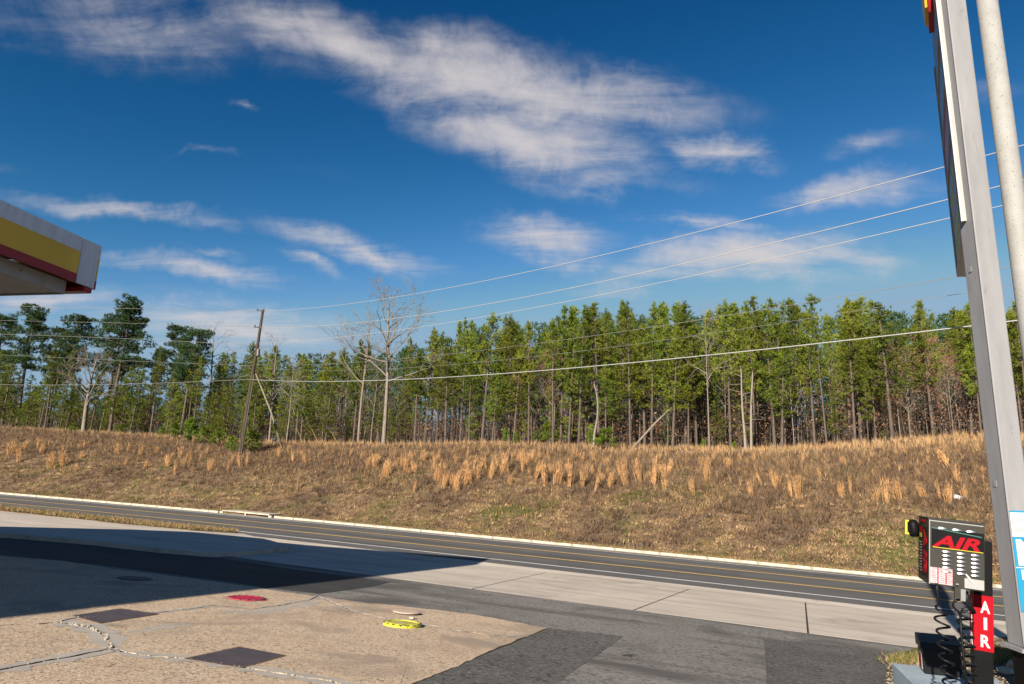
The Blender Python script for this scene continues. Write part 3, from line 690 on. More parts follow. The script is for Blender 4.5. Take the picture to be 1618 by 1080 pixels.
blk = [zpt(1409, 1046.5, BT), zpt(1447, 1084, BT), zpt(1520, 1160, BT), zpt(1640, 1160, BT), zpt(1575, 1072, BT), zpt(1556, 1064, BT), zpt(1470, 1054, BT)]
bo = MB().prism(blk, .62).build('machine_base', M['blue_concrete'], bevel=.012); tag(bo, 'chipped blue-grey painted concrete block under the air machine', 'concrete base')
def bin_():
    c0 = zpt(1461, 1064.5, BT); fl = c0
    ex = Vector((mex.x, mex.y, 0)).normalized(); ey = Vector((mey.x, mey.y, 0)).normalized()
    sc = 8.1/1080
    w, dpt, h = .40, .32, .385
    t = thing('litter_bin', fl, 'small black lidded bin standing on the blue-grey base behind the hoses', 'bin')
    MB().frame(fl+UP*.001, ex*w, ey*dpt, UP*(h-.1)).build('body', M['black_plastic'], t, bevel=.012)
    lid = MB().add([fl+ex*a_+ey*b+UP*c for (a_, b, c) in ((-.02,-.02,h-.10),(w+.02,-.02,h-.10),(w+.02,dpt+.02,h-.10),(-.02,dpt+.02,h-.10),(-.02,-.01,h-.03),(w+.02,-.01,h-.03),(w+.02,dpt+.02,h+.03),(-.02,dpt+.02,h+.03))],
        [(3,2,1,0),(0,1,5,4),(1,2,6,5),(2,3,7,6),(3,0,4,7),(4,5,6,7)]).build('lid', M['black_plastic'], t, bevel=.008)
    MB().frame(fl-ex*.004+ey*.10+UP*.03, ey*.12, ex*.003, UP*.20).build('sticker', M['white'], t)
    MB().frame(fl-ex*.0055+ey*.115+UP*.05, ey*.09, ex*.001, UP*.15).build('sticker_print', M['red'], t)
bin_()

# ------------------------------------------------------------------ price sign, banner and round pole
def proj(v):
    c = CM.transposed() @ (Vector(v)-CAMP); return CX-F*c.x/c.z, CY+F*c.y/c.z
def price_sign():
    yn = 11.5; Nc = P(1531, 352, yn+.3); d = ray(1515, 437); Fc = CAMP+d*((Nc.z-EYE)/d.z)
    th = math.atan2(Fc.x-Nc.x, Fc.y-Nc.y); av = Vector((math.sin(th), math.cos(th), 0)); bv = Vector((math.cos(th), -math.sin(th), 0))
    cav = av; av = Vector((math.sin(.12), math.cos(.12), 0)); bv = Vector((math.cos(.12), -math.sin(.12), 0))
    L0 = P(1550, 450, yn)
    def reach(dirv, px):
        t_ = 0
        while t_ < 2.5 and ((proj(L0+dirv*t_)[0] < px) if px > 1550 else (proj(L0+dirv*t_)[0] > px)): t_ += .005
        return t_
    wl_, dl_ = reach(bv, 1583), reach(av, 1528)
    dl_ = min(dl_, .45)
    base = P(1606, 1024, yn); zb = base.z; zt = 12.3; Lx = Vector((L0.x, L0.y, 0)); gzv = lotz(*pq(L0))
    t = thing('price_sign', Vector((L0.x, L0.y, gzv)), 'tall roadside price sign with a white cabinet on one pale steel leg', 'sign')
    n = MB().frame(Lx+UP*zb, bv*wl_, av*dl_, UP*(zt-zb)).build('leg', M['galv'], t, bevel=.02)
    MB().frame(Lx+UP*zb-bv*.004+av*.012, bv*.003, av*.012, UP*(zt-zb)).build('seam', M['iron'], n)
    for zz_ in (6.0, 2.2):
        MB().frame(Lx+UP*zz_-bv*.012+av*(dl_*.5), bv*.010, av*.10, UP*.10).build('bolt_plate', M['galv'], n, bevel=.003)
    MB().frame(Lx+UP*(zb-.06)-bv*.08-av*.08, bv*(wl_+.16), av*(dl_+.16), UP*.058).build('base_flange', M['galv'], t)
    MB().frame(Lx+UP*(gzv-.05)+bv*.03+av*.03, bv*(wl_-.06), av*(dl_-.06), UP*(zb-.061-gzv+.05)).build('stub_column', M['black'], t)
    zc = Nc.z; nz = L0+av*(dl_*.45)-bv*.05; Nc = Vector((nz.x, nz.y, zc))
    o = Vector((Fc.x, Fc.y, zc)); ex_ = Vector((Nc.x-Fc.x, Nc.y-Fc.y, 0)); off = bv*(wl_+.11); ca0, ca1 = Nc.y, Fc.y
    nl0 = Nc.x
    cabz = 12.3
    cab = MB().frame(o, ex_, off, UP*(cabz-zc)).build('cabinet', M['white_metal'], t)
    nrm = Vector((ex_.y, -ex_.x, 0)).normalized()
    if nrm.x > 0: nrm = -nrm
    exn = ex_.normalized(); wl = ex_.length
    def face(u0, u1, z0, z1, name, mt, d=.006, par=cab, tk=.004): return MB().frame(o+exn*(u0*wl)+nrm*d+UP*(z0-zc), exn*((u1-u0)*wl), nrm*-tk, UP*(z1-z0)).build(name, M[mt], par)
    def zf(py): return P(1500, py, (ca0+ca1)/2).z
    zs = [zc+.06, zc+2.1, zc+2.16, zc+3.1, zc+3.16, zc+4.3, zc+4.36, zc+6.0]
    # proud frame
    for (u0, u1, z0, z1) in ((0,.02,zc,cabz),(.98,1,zc,cabz),(0.02,.98,zc,zc+.06),(.02,.98,zs[1],zs[2]),(.02,.98,zs[3],zs[4]),(.02,.98,zs[5],zs[6])): face(u0, u1, z0, z1, 'frame_bar', 'white_metal', .04, cab, .038)
    p1 = face(.02,.98,zs[0],zs[1],'panel','navy'); face(.02,.98,zs[2],zs[3],'panel','magenta'); face(.02,.98,zs[4],zs[5],'panel','panel_green'); face(.02,.98,zs[6],zs[7],'panel','panel_blue')
    r = random.Random(2)
    for row, (zz_, hh) in enumerate(((zs[0]+1.5, .42), (zs[0]+.95, .38), (zs[0]+.4, .40))):
        for i in range(9):
            u = .06+.1*i; face(u, u+.06, zz_-hh*.5+.1*r.random(), zz_+hh*.4, 'price_mark', 'yellow_paint' if row != 1 or i % 3 else 'magenta', .010, p1)
    # shell-shaped head above the cabinet's face: yellow with a dark red rim
    hz = P(1478, 76, ca1-.5).z; hc = o+exn*(wl*.45)+UP*(hz-zc)
    for (sc, dd, mt, nm) in ((1.0, .10, 'deep_red', 'emblem_rim'), (.86, .16, 'fascia_yellow', 'emblem_face')):
        pts = []
        for k in range(13):
            an = math.pi*k/12; pts.append((math.cos(an)*1.05*sc, .95+math.sin(an)*.75*sc))
        pts = [(.42*sc, .0+(1-sc)*1.2)]+pts+[(-.42*sc, .0+(1-sc)*1.2)]
        V = [hc+exn*a_+UP*b+nrm*dd for a_, b in pts]+[hc+exn*a_+UP*b for a_, b in pts]; nn = len(pts)
        MB().add(V, [tuple(range(nn)), tuple(range(2*nn-1, nn-1, -1))]+[(i, (i+1) % nn, nn+(i+1) % nn, nn+i) for i in range(nn)]).build(nm, M[mt], t)
    # screws along the near end and lower edge
    for k in range(12):
        z = zc+.3+k*.6; MB().frame(Vector((Nc.x, Nc.y, z))-av*.008+bv*.05, bv*.025, av*.006, UP*.025).build('screw', M['iron'], cab)
    # the banner tied to the near leg
    pl_ = lambda x, y: CAMP+ray(x, y)*((L0-av*.02-CAMP).dot(av)/ray(x, y).dot(av))
    b0, b1 = pl_(1594.5, 806), pl_(1611, 966); zt_, zb_ = b0.z, b1.z; hh = zt_-zb_; w = .95; ob = Vector((b0.x, b0.y, 0))
    bt = thing('banner', Vector((b0.x, b0.y, zb_)), 'blue and white plastic banner tied to the pale leg of the price sign', 'banner')
    def bf(u0, u1, z0, z1, d_, name, mt): return MB().frame(ob+bv*u0-av*d_+UP*z0, bv*(u1-u0), av*.004, UP*(z1-z0)).build(name, M[mt], bt)
    bf(0, w, zb_, zt_, .0, 'sheet', 'cyan'); bf(.0, w, zb_+hh*.735, zt_-.03, .005, 'white_field', 'white'); bf(0, w, zb_+hh*.425, zb_+hh*.435, .005, 'rule', 'white')
    def bt_(s_, u, f, ww, hh_, mt, bold=0): text(s_, ob+bv*u-av*.0065+UP*(zb_+hh*f), bv, UP, ww, hh_, mt, bt, bold=bold)
    bt_('contains', .24, .91, .42, .09, 'sticker_grey'); bt_('the chase', .26, .81, .46, .09, 'sticker_grey'); bt_('N', .23, .58, .38, hh*.26, 'white', .05); bt_('pc', .20, .36, .26, hh*.10, 'white', .03)
price_sign()
def round_pole():
    y0 = 13.2; x = P(1587, 200, y0).x; w0 = P(1570, 200, y0); w1 = P(1603, 200, y0); r = (w1.x-w0.x)/2*.9
    c = P(1586.5, 200, y0); gzv = lotz(*pq((c.x, c.y)))
    t = thing('round_pole', Vector((c.x, c.y, gzv)), 'round weathered white steel pole standing beside the price sign', 'pole')
    MB().tube([(c.x, c.y, gzv-.1), (c.x, c.y, 6), (c.x, c.y, 15.5)], [r*1.02, r, r*.97], 28).build('shaft', M['round_pole'], t, smooth=True)
    MB().lathe((c.x, c.y, gzv), [(r*1.9, 0), (r*1.9, .04), (r*1.1, .05), (r*1.05, .3)], 24).build('base_collar', M['galv'], t)
    MB().lathe((c.x, c.y, 15.5), [(r*1.0, 0), (r*.8, .08), (.0, .12)], 24).build('cap', M['galv'], t)
round_pole()

# ------------------------------------------------------------------ covers and plates in the pad
def plate_mat():
    m, nt, b = newmat('diamond_plate'); tcn = N_(nt, 'ShaderNodeTexCoord'); vec = tcn.outputs['Object']
    col = ramp(nt, noise(nt, vec, 2.5, 5, .6), [(.3,(.055,.043,.05)),(.7,(.10,.08,.085))])
    w = N_(nt, 'ShaderNodeTexWave', wave_type='BANDS', bands_direction='DIAGONAL'); w.inputs['Scale'].default_value = 9; nt.links.new(vec, w.inputs['Vector'])
    bn = N_(nt, 'ShaderNodeBump'); bn.inputs['Strength'].default_value = .6; bn.inputs['Distance'].default_value = .01; nt.links.new(w.outputs['Fac'], bn.inputs['Height'])
    nt.links.new(bn.outputs[0], b.inputs['Normal']); nt.links.new(col, b.inputs['Base Color']); b.inputs['Roughness'].default_value = .65; b.inputs['Metallic'].default_value = .3
    return m
M['plate'] = plate_mat()
for quad, lab in (([(116,972),(190,961),(250,969.6),(158,983.6)], 'dark square steel plate at the edge of the canopy shadow'), ([(294,1039.5),(377,1021.5),(450,1035),(382,1053.6)], 'dark square steel plate lying in the sunlit pad beside the long crack')):
    pts = [lotpt(x, y, .024) for x, y in quad]; c = sum(pts, Vector())/4
    t = thing('steel_plate', c, lab, 'steel plate')
    MB().prism(pts, .014).build('plate', M['plate'], t)
    big = [c+(p-c)*1.045 for p in pts]; n = 4; V = [p+UP*.001 for p in big]+[c+(p-c)*1.012+UP*.001 for p in pts]
    if sum(big[i].x*big[(i+1) % 4].y-big[(i+1) % 4].x*big[i].y for i in range(4)) < 0: V = V[:4][::-1]+V[4:][::-1]
    mb = MB().add(V, [(i, (i+1) % 4, 4+(i+1) % 4, 4+i) for i in range(4)]); mb.build('frame', M['rust'], t)
    for p in pts:
        v = c+(p-c)*.86; MB().lathe((v.x, v.y, v.z), [(.016,0),(.016,.004),(.01,.007)], 8).build('bolt', M['iron'], t)
LN = Vector((-GP*NX-GQ*TX, -GP*NY-GQ*TY, 1)).normalized()
def cover(x, y, r, label, ring, lid, h, notch=True, splash=None):
    c = lotpt(x, y, .016); t = thing('manhole_cover', c, label, 'manhole cover')
    if splash:
        r_ = random.Random(4); mb = MB(); V = []
        for k in range(28):
            an = 2*math.pi*k/28; rr = r*(1.22+.28*r_.random()); V.append(c+Vector((math.cos(an)*rr, math.sin(an)*rr, 0)))
        V = [Vector((v.x, v.y, lotz(*pq(v))+.018)) for v in V]; mb.add(V, [tuple(range(28))]); mb.build('paint_overspray', M[splash], t)
    MB().lathe(c, [(r*1.12, -.02), (r*1.12, h*.55), (r*1.0, h), (r*.86, h), (r*.84, h*.7)], 36, ax=LN).build('ring', M[ring], t)
    ld = MB().lathe(c, [(r*.83, 0), (r*.83, h*.8), (r*.5, h*.85), (.02, h*.9)], 36, ax=LN).build('lid', M[lid], t)
    u = LN.orthogonal().normalized(); w = LN.cross(u)
    if notch:
        for k in range(16):
            an = 2*math.pi*k/16; p = c+(u*math.cos(an)+w*math.sin(an))*r*1.05+LN*h*.78
            MB().box(p, (.05, .05, .012), (Vector((0,0,1)).rotation_difference(LN).to_matrix() @ Matrix.Rotation(an, 3, 'Z'))).build('lug', M['iron'], ld)
    return t
cover(390, 945, .33, 'manhole cover sprayed bright red at the edge of the shadow', 'red_paint', 'red_paint', .02, True, 'overspray')
mo = cover(636, 987.5, .31, 'manhole cover with a raised rim painted yellow', 'yellow_paint', 'yellow_lid', .055, True)
cover(213, 914, .34, 'dark iron manhole cover lying inside the canopy shadow', 'iron', 'iron', .02, False)
def tank_lid():
    c = lotpt(642, 969, .02); t = thing('tank_lid', c, 'round tan lid propped on a bracket behind the yellow-rimmed cover', 'lid')
    MB().lathe(c+UP*.025, [(.27,-.005),(.28,.008),(.27,.018),(.2,.024),(0,.026)], 30, ax=LN).build('lid', M['tan_lid'], t)
    MB().lathe(c, [(.24,-.02),(.23,.02)], 24, ax=LN).build('collar', M['iron'], t)
    f = lotpt(650, 978, .018); MB().box(f+UP*.03, (.08,.09,.035)).build('bracket', M['rubble'], t)
tank_lid()

# ------------------------------------------------------------------ utility pole, wires, guys
pole_b = atp(378, 722, 58.0); pole_b.z = gz(*pq(pole_b))
pole_t = P(416, 489, pole_b.y)
pole_dir = (pole_t-pole_b).normalized()
up_t = thing('utility_pole', pole_b, 'leaning dark wooden utility pole on the grassy bank', 'utility pole')
def upole():
    k = 6; MB().tube([pole_b-pole_dir*.5]+[pole_b.lerp(pole_t, i/k)+Vector((math.sin(i*1.9)*.03,0,0)) for i in range(k+1)], [.24]+[.23-.085*i/k for i in range(k+1)], 12).build('shaft', M['wood_pole'], up_t, smooth=True)
    for f in (.0, .116):
        p = pole_t.lerp(pole_b, f); MB().box(p+Vector((-.25,-.1,-.15)), (.9,.10,.10)).build('crossarm', M['wood_pole'], up_t)
        for s in (-.62, .1): MB().lathe(p+Vector((s,-.1,-.1)), [(.04,0),(.09,.05),(.05,.10),(.09,.15),(.03,.22)], 10).build('insulator', M['insul'], up_t)
    p = pole_t.lerp(pole_b, .30); MB().lathe(p+Vector((.28,-.15,-.45)), [(.0,0),(.20,.02),(.2,.8),(.1,.88),(0,.9)], 14).build('terminal_can', M['insul'], up_t)
    MB().tube([pole_b.lerp(pole_t, .02)+Vector((.2,-.12,0)), pole_b.lerp(pole_t, .55)+Vector((.18,-.12,0))], .03, 6).build('riser', M['cable'], up_t)
upole()
far_pole = W3(20, -26, 0)              # next pole, on the near side of the road beyond the picture's right edge
far_pole.z = lotz(20, -26)
t2 = thing('utility_pole', far_pole, 'upright wooden utility pole on the near roadside past the price sign', 'utility pole')
MB().tube([far_pole-UP*.5, far_pole+UP*8, far_pole+UP*17.6], [.24,.2,.15], 12).build('shaft', M['wood_pole'], t2, smooth=True)
def on_vplane(px, py, A, B):
    n = Vector((B.y-A.y, A.x-B.x, 0)); d = ray(px, py); k = (A-CAMP).dot(n)/d.dot(n); return CAMP+d*k
WR = [('upper right-hand span of bright wire from the pole top', [(417,491),(640,467),(808,435),(1150,353),(1496,263),(1590,237)], .026, 'wire'),
      ('second bright wire below the top span', [(410,517),(640,501),(808,474),(1150,398),(1503,314),(1600,290)], .026, 'wire'),
      ('third bright wire below the top span', [(408,541),(655,516),(808,494),(1150,423),(1507,343),(1605,318)], .024, 'wire'),
      ('thin wire crossing in front of the pine crowns', [(402,576),(596,570),(800,549),(1032,516),(1200,489),(1518,436),(1618,419)], .017, 'cable'),
      ('faint thin wire over the tree tops towards the price sign', [(402,580),(620,577),(850,566),(1080,535),(1300,494),(1523,459),(1618,444)], .012, 'cable'),
      ('thick pale telephone cable sagging low across the trunks', [(392,599),(617,599),(800,590),(1000,573),(1200,552),(1535,514),(1618,504)], .034, 'wire')]
WLf = [('upper wire running from the pole top over the old pines', [(416,491),(240,488),(66,484.5),(-60,482)], .022),
       ('second wire running over the old pines', [(408,516),(232,511),(100,508),(-60,505)], .020),
       ('third wire running through the old pine crowns', [(404,545),(253,537),(77,530),(-60,526)], .022),
       ('fourth wire crossing the old pine trunks', [(400,578),(238,571),(100,565),(-60,557)], .016),
       ('low telephone cable crossing the old pine trunks', [(392,599),(253,605),(184,607),(0,607),(-60,606)], .026)]
def fit(pts3):
    A, B = pts3[0], pts3[-1]; hd = Vector((B.x-A.x, B.y-A.y, 0)); L = hd.length; hd.normalize()
    s = [Vector((p.x-A.x, p.y-A.y, 0)).dot(hd)/L for p in pts3]; co = np.polyfit(s, [p.z for p in pts3], 2)
    co[2] += pts3[0].z-np.polyval(co, 0)
    return [Vector((A.x+(B.x-A.x)*u, A.y+(B.y-A.y)*u, float(np.polyval(co, u)))) for u in np.linspace(0, 1.12, 40)]
for lab, pts, r, mt in WR:
    P3 = [on_vplane(x, y, pole_b, far_pole) for x, y in pts]; c = fit(P3)
    end = [v for v in c if (v-Vector((far_pole.x, far_pole.y, v.z))).length > .5]
    o = MB().tube(end, r*.75, 8).build('overhead_wire', M[mt], smooth=True); tag(o, lab, 'wire', 'overhead wires')
lp2 = pole_b+Vector((TX, TY, 0))*70
for lab, pts, r in WLf:
    P3 = [on_vplane(x, y, pole_b, lp2) for x, y in pts]; o = MB().tube(fit(P3), r, 8).build('overhead_wire', M['cable'], smooth=True); tag(o, lab, 'wire', 'overhead wires')
for (x0, y0, x1, y1, f, lab) in ((461,685,482,708,.80,'guy wire with yellow guard anchored nearest the utility pole'), (487,672,508,710,.90,'guy wire with yellow guard between the two other guys'), (516,669,540,711,.97,'guy wire with yellow guard anchored farthest from the utility pole')):
    an = groundpt(x1, y1); top = pole_b.lerp(pole_t, f); t = thing('guy_wire', an, lab, 'guy wire', 'guy wires of the utility pole')
    MB().tube([an, top], .008, 5).build('strand', M['cable'], t); d = (top-an).normalized()
    MB().tube([an+d*.05, an+d*2.6], .028, 7).build('guard', M['guard'], t)

# ------------------------------------------------------------------ trees
def tubes_np(segs, n=4):                # many tapered segments -> arrays
    S = np.array([(*a_, *b, ra, rb) for a_, b, ra, rb in segs], float); A_, B_ = S[:, :3], S[:, 3:6]
    t = B_-A_; t /= np.maximum(np.linalg.norm(t, axis=1, keepdims=True), 1e-6)
    h = np.where(np.abs(t[:, 2:3]) < .9, np.array([[0,0,1.]]), np.array([[1.,0,0]])); u = np.cross(t, h); u /= np.linalg.norm(u, axis=1, keepdims=True); w = np.cross(t, u)
    V = np.empty((len(S), 2*n, 3))
    for j in range(n):
        an = 2*math.pi*j/n; dv = u*math.cos(an)+w*math.sin(an); V[:, j] = A_+dv*S[:, 6:7]; V[:, n+j] = B_+dv*S[:, 7:8]
    base = (np.arange(len(S))*2*n)[:, None]; fs = []
    for j in range(n):
        k = (j+1) % n; fs.append(np.stack([j, k, n+k]+np.zeros(3, int).tolist())[:3]); fs.append(np.array([j, n+k, n+j]))
    T_ = (base[:, :, None]+np.array(fs)[None]).reshape(-1, 3)
    return V.reshape(-1, 3), T_
def blades(cent, dirs, ln, wd, per, spread, r, droop=0):
    """per thin triangles round each centre, fanned about dirs"""
    n = len(cent); C_ = np.repeat(cent, per, 0); Dv = np.repeat(dirs, per, 0)+r.normal(0, spread, (n*per, 3)); Dv[:, 2] -= droop
    Dv /= np.linalg.norm(Dv, axis=1, keepdims=True); L = np.repeat(ln, per)*r.uniform(.7, 1.25, n*per)
    sd_ = np.cross(Dv, r.normal(0, 1, (n*per, 3))); sd_ /= np.linalg.norm(sd_, axis=1, keepdims=True); wv_ = wd*r.uniform(.7, 1.3, n*per)
    V = np.empty((n*per, 3, 3)); V[:, 0] = C_+sd_*wv_[:, None]/2; V[:, 1] = C_-sd_*wv_[:, None]/2; V[:, 2] = C_+Dv*L[:, None]
    return V.reshape(-1, 3), np.arange(n*per*3).reshape(-1, 3)
def trunk_path(r, h, lean=.02, wob=.05):
    ph = r.uniform(0, 6, 4); lx, ly = r.normal(0, lean, 2)
    def f(z): s = z/h; return np.array([lx*z+wob*math.sin(ph[0]+s*5)*s, ly*z+wob*math.sin(ph[1]+s*4.3)*s, z])
    return f
def pine_mesh(seed, h=14.0, c0=.45, rad=1.75, tufts=1000, r0=.135, low_dead=14):
    r = np.random.default_rng(seed); f = trunk_path(r, h); segs = []
    zs = np.linspace(0, h*.985, 12)
    for i in range(11): segs.append((f(zs[i]), f(zs[i+1]), r0*(1-zs[i]/h)**.8+.015, r0*(1-zs[i+1]/h)**.8+.012))
    segs.insert(0, (f(0)-np.array([0,0,.6]), f(0), r0*1.35, r0*1.05))
    for k in range(low_dead):
        z = r.uniform(.15, c0+.08)*h; an = r.uniform(0, 6.28); L = r.uniform(.3, 1.1); a_ = f(z); segs.append((a_, a_+np.array([math.cos(an)*L, math.sin(an)*L, r.uniform(-.2, .3)]), .018, .006))
    ce, di = [], []; z = c0*h
    while z < h*.97:
        s = (z-c0*h)/(h*(1-c0)); prof = (min(1, .45+2.0*s) if s < .3 else 1.0)*(1-s)**.82
        for b in range(r.integers(3, 6)):
            an = r.uniform(0, 6.28); L = rad*prof*r.uniform(.45, 1.2)+.18; el = -.05+.75*s+r.normal(0, .15)
            dv = np.array([math.cos(an)*math.cos(el), math.sin(an)*math.cos(el), math.sin(el)]); a_ = f(z+r.uniform(-.2, .2)); tip = a_+dv*L+np.array([0,0,.12*L])
            segs.append((a_, tip, .028*(1-s)+.012, .008))
            nt_ = max(4, int(L*6.5))
            for q_ in range(nt_):
                u = r.uniform(.30, 1.03); p = a_+(tip-a_)*u+r.normal(0, .13+.10*L*u, 3)*np.array([1,1,.7]); ce.append(p); di.append(dv*.7+np.array([0,0,.55]))
        z += h*(1-c0)/r.uniform(15, 21)
    for k in range(14): ce.append(f(h*.985)+r.normal(0, .10, 3)+np.array([0,0,r.uniform(-.5,.35)])); di.append(np.array([0,0,1.]))
    ce, di = np.array(ce), np.array(di)
    V, T_ = blades(ce, di, np.full(len(ce), .36), .062, 10, .62, r)
    return tubes_np(segs, 5), (V, T_)
def old_pine_mesh(seed, h=20.0):
    r = np.random.default_rng(seed); f = trunk_path(r, h, .035, .35); segs = []; r0 = .26; zs = np.linspace(0, h*.94, 14)
    for i in range(13): segs.append((f(zs[i]), f(zs[i+1]), r0*(1-zs[i]/h)**.7+.03, r0*(1-zs[i+1]/h)**.7+.03))
    segs.insert(0, (f(0)-np.array([0,0,.8]), f(0), r0*1.35, r0))
    ce, di = [], []
    for k in range(26):
        s = k/25; z = h*(.50+.47*s); an = k*2.4+r.uniform(-.6, .6); L = (4.3*(1-.55*s))*r.uniform(.45, 1.1)*(.75 if s < .15 else 1)
        el = r.uniform(-.05, .3)+.35*s; dv = np.array([math.cos(an)*math.cos(el), math.sin(an)*math.cos(el), math.sin(el)]); a_ = f(min(z, h*.94)); mid = a_+dv*L*.5+r.normal(0, .15, 3); tip = a_+dv*L+np.array([0,0,.25])
        segs += [(a_, mid, .075*(1-.5*s), .05*(1-.5*s)), (mid, tip, .05*(1-.5*s), .015)]
        for c in range(r.integers(2, 5)):
            cc = (mid if c == 0 and L > 2 else tip)+r.normal(0, .55, 3)*np.array([1,1,.45]); segs.append((mid, cc, .025, .01)); rr = r.uniform(.55, 1.15)
            for q_ in range(int(38*rr*rr)+8):
                v = r.normal(0, 1, 3); v /= np.linalg.norm(v); v *= r.uniform(.3, 1)**.5; p = cc+v*rr*np.array([1,1,.5]); ce.append(p); di.append(v*.6+np.array([0,0,.6]))
    for k in range(10):
        z = r.uniform(.25, .5)*h; an = r.uniform(0, 6.28); L = r.uniform(.4, 1.6); a_ = f(z); segs.append((a_, a_+np.array([math.cos(an)*L, math.sin(an)*L, r.uniform(-.2, .3)]), .03, .008))
    ce, di = np.array(ce), np.array(di); V, T_ = blades(ce, di, np.full(len(ce), .36), .075, 9, .65, r)
    return tubes_np(segs, 6), (V, T_)
def bare_mesh(seed, h=14.0, r0=.17, first=.35, levels=4, spread=.75, fork=3, upw=.35, leafn=0, limbs=13, tw=.008, lr=.55):
    r = np.random.default_rng(seed); f = trunk_path(r, h, .02, .25); segs = []; zs = np.linspace(0, h*.96, 16); ce = []
    for i in range(15): segs.append((f(zs[i]), f(zs[i+1]), r0*(1-zs[i]/h)**.75+.012, r0*(1-zs[i+1]/h)**.75+.01))
    segs.insert(0, (f(0)-np.array([0,0,.6]), f(0), r0*1.5, r0*1.03))
    def grow(a_, dv, L, rad, lev):
        p = a_; d = dv.copy(); n = 4
        for k in range(n):
            d = d+r.normal(0, .13, 3)+np.array([0,0,.07*upw]); d /= np.linalg.norm(d); q_ = p+d*L/n; ra, rb = rad*(1-k/n*.65), rad*(1-(k+1)/n*.65); segs.append((p, q_, max(ra, tw), max(rb, tw*.8))); p = q_
            if lev > 0 and (k >= 1):
                for b in range(1 if r.random() < .75 else 2):
                    sd_ = np.cross(d, r.normal(0, 1, 3)); sd_ /= np.linalg.norm(sd_); nd = d*.75+sd_*spread*.8; nd /= np.linalg.norm(nd); grow(p, nd, L*r.uniform(.38, .62), rb*.68, lev-1)
            elif leafn and lev <= 0: ce.append(p)
        if leafn: ce.append(p)
    for k in range(limbs):
        s = (k+.5)/limbs; z = h*(first+(.94-first)*s); an = k*2.4+r.uniform(-.5, .5); el = r.uniform(.25, .6)+.45*s*upw*2
        dv = np.array([math.cos(an)*math.cos(el), math.sin(an)*math.cos(el), math.sin(el)]); L = h*(.34*(1-s)**.6+.05)*r.uniform(.7, 1.15); grow(f(z), dv, L, (r0*(1-z/h)**.75+.01)*lr, levels-2)
    tr = tubes_np(segs, 4)
    if leafn:
        ce = np.repeat(np.array(ce), leafn, 0)+r.normal(0, .22, (len(ce)*leafn, 3)); return tr, blades(ce, r.normal(0, .4, (len(ce), 3))-np.array([0,0,.5]), np.full(len(ce), .17), .12, 2, .6, r)
    return tr, None
def snag_mesh(seed, h=10.0, r0=.2, crook=.5):
    r = np.random.default_rng(seed); f = trunk_path(r, h, .02, crook); zs = np.linspace(0, h, 12); segs = [(f(zs[i]), f(zs[i+1]), r0*(1-.55*zs[i]/h), r0*(1-.55*zs[i+1]/h)) for i in range(11)]
    segs.append((f(h), f(h)+np.array([.1,0,.7]), r0*.4, .01)); segs.insert(0, (f(0)-np.array([0,0,.6]), f(0), r0*1.3, r0))
    for k in range(12):
        z = r.uniform(.25, .98)*h; an = r.uniform(0, 6.28); L = r.uniform(.3, 1.8); a_ = f(z); b = a_+np.array([math.cos(an)*L, math.sin(an)*L, r.uniform(-.1, .7)*L]); segs.append((a_, b, .035, .015)); segs.append((b, b+r.normal(0, .3, 3), .015, .006))
    return tubes_np(segs, 5), None
def tm(name, arr): return np_mesh(name, *arr)
def smooth(me): me.polygons.foreach_set('use_smooth', [True]*len(me.polygons)); return me
class Kind:
    def __init__(s, tr, cr, bark, leaf, h): s.tr = smooth(tm('trunk', tr)); s.cr = tm('crown', cr) if cr is not None else None; s.h = h; s.tr.materials.append(M[bark]); (s.cr.materials.append(M[leaf]) if s.cr else None)
def plant_tree(kind, base, h, label, cat, name, group=None, wide=1.0, rot=None, tilt=None):
    t = thing(name, base, label, cat, group); k = h/kind.h
    t.rotation_euler = (0 if tilt is None else tilt[0], 0 if tilt is None else tilt[1], rng.uniform(0, 6.28) if rot is None else rot); t.scale = (k*wide, k*wide, k)
    o = bpy.data.objects.new('trunk', kind.tr); COL.objects.link(o); o.parent = t
    if kind.cr: o = bpy.data.objects.new('crown', kind.cr); COL.objects.link(o); o.parent = t
    return t
def base_at(px, p, py=705):
    v = atp(px, py, p); q_ = pq(v)[1]; return W3(p, q_, gz(p, q_)-.03), q_
def top_h(b, px, ytop): return P(px, ytop, b.y).z-b.z
PINES = [Kind(*pine_mesh(100+i, c0=c, rad=rd), 'bark_pine', 'needles', 14.0) for i, (c, rd) in enumerate([(.36,1.9),(.44,1.7),(.50,1.8),(.33,2.1),(.40,1.6),(.54,1.5),(.34,2.3),(.46,1.95)])]
LOWP = [Kind(*pine_mesh(200+i, c0=c, rad=rd), 'bark_pine', 'needles', 14.0) for i, (c, rd) in enumerate([(.12,2.3),(.18,2.1),(.10,2.6)])]
OLD = [Kind(*old_pine_mesh(300+i), 'bark_pine', 'needles_dark', 20.0) for i in range(4)]
BARE = [Kind(*bare_mesh(400+i), 'bark_grey', None, 14.0) for i in range(3)]
BROWN = [Kind(*bare_mesh(450+i, first=.2, leafn=3, r0=.12), 'bark_grey', 'brown_leaves', 14.0) for i in range(2)]
SNAG = [Kind(*snag_mesh(500+i, crook=[.15,.25,.9][i]), 'bark_pale', None, 10.0) for i in range(3)]
YT = ([-80,60,160,330,420,540,600,680,730,800,900,1000,1100,1200,1300,1450,1540,1720], [545,555,560,548,552,552,545,528,508,506,494,488,490,486,482,486,492,486])
taken = []
def free(b, d):
    if any((b.x-u.x)**2+(b.y-u.y)**2 < d*d for u in taken): return False
    taken.append(b); return True
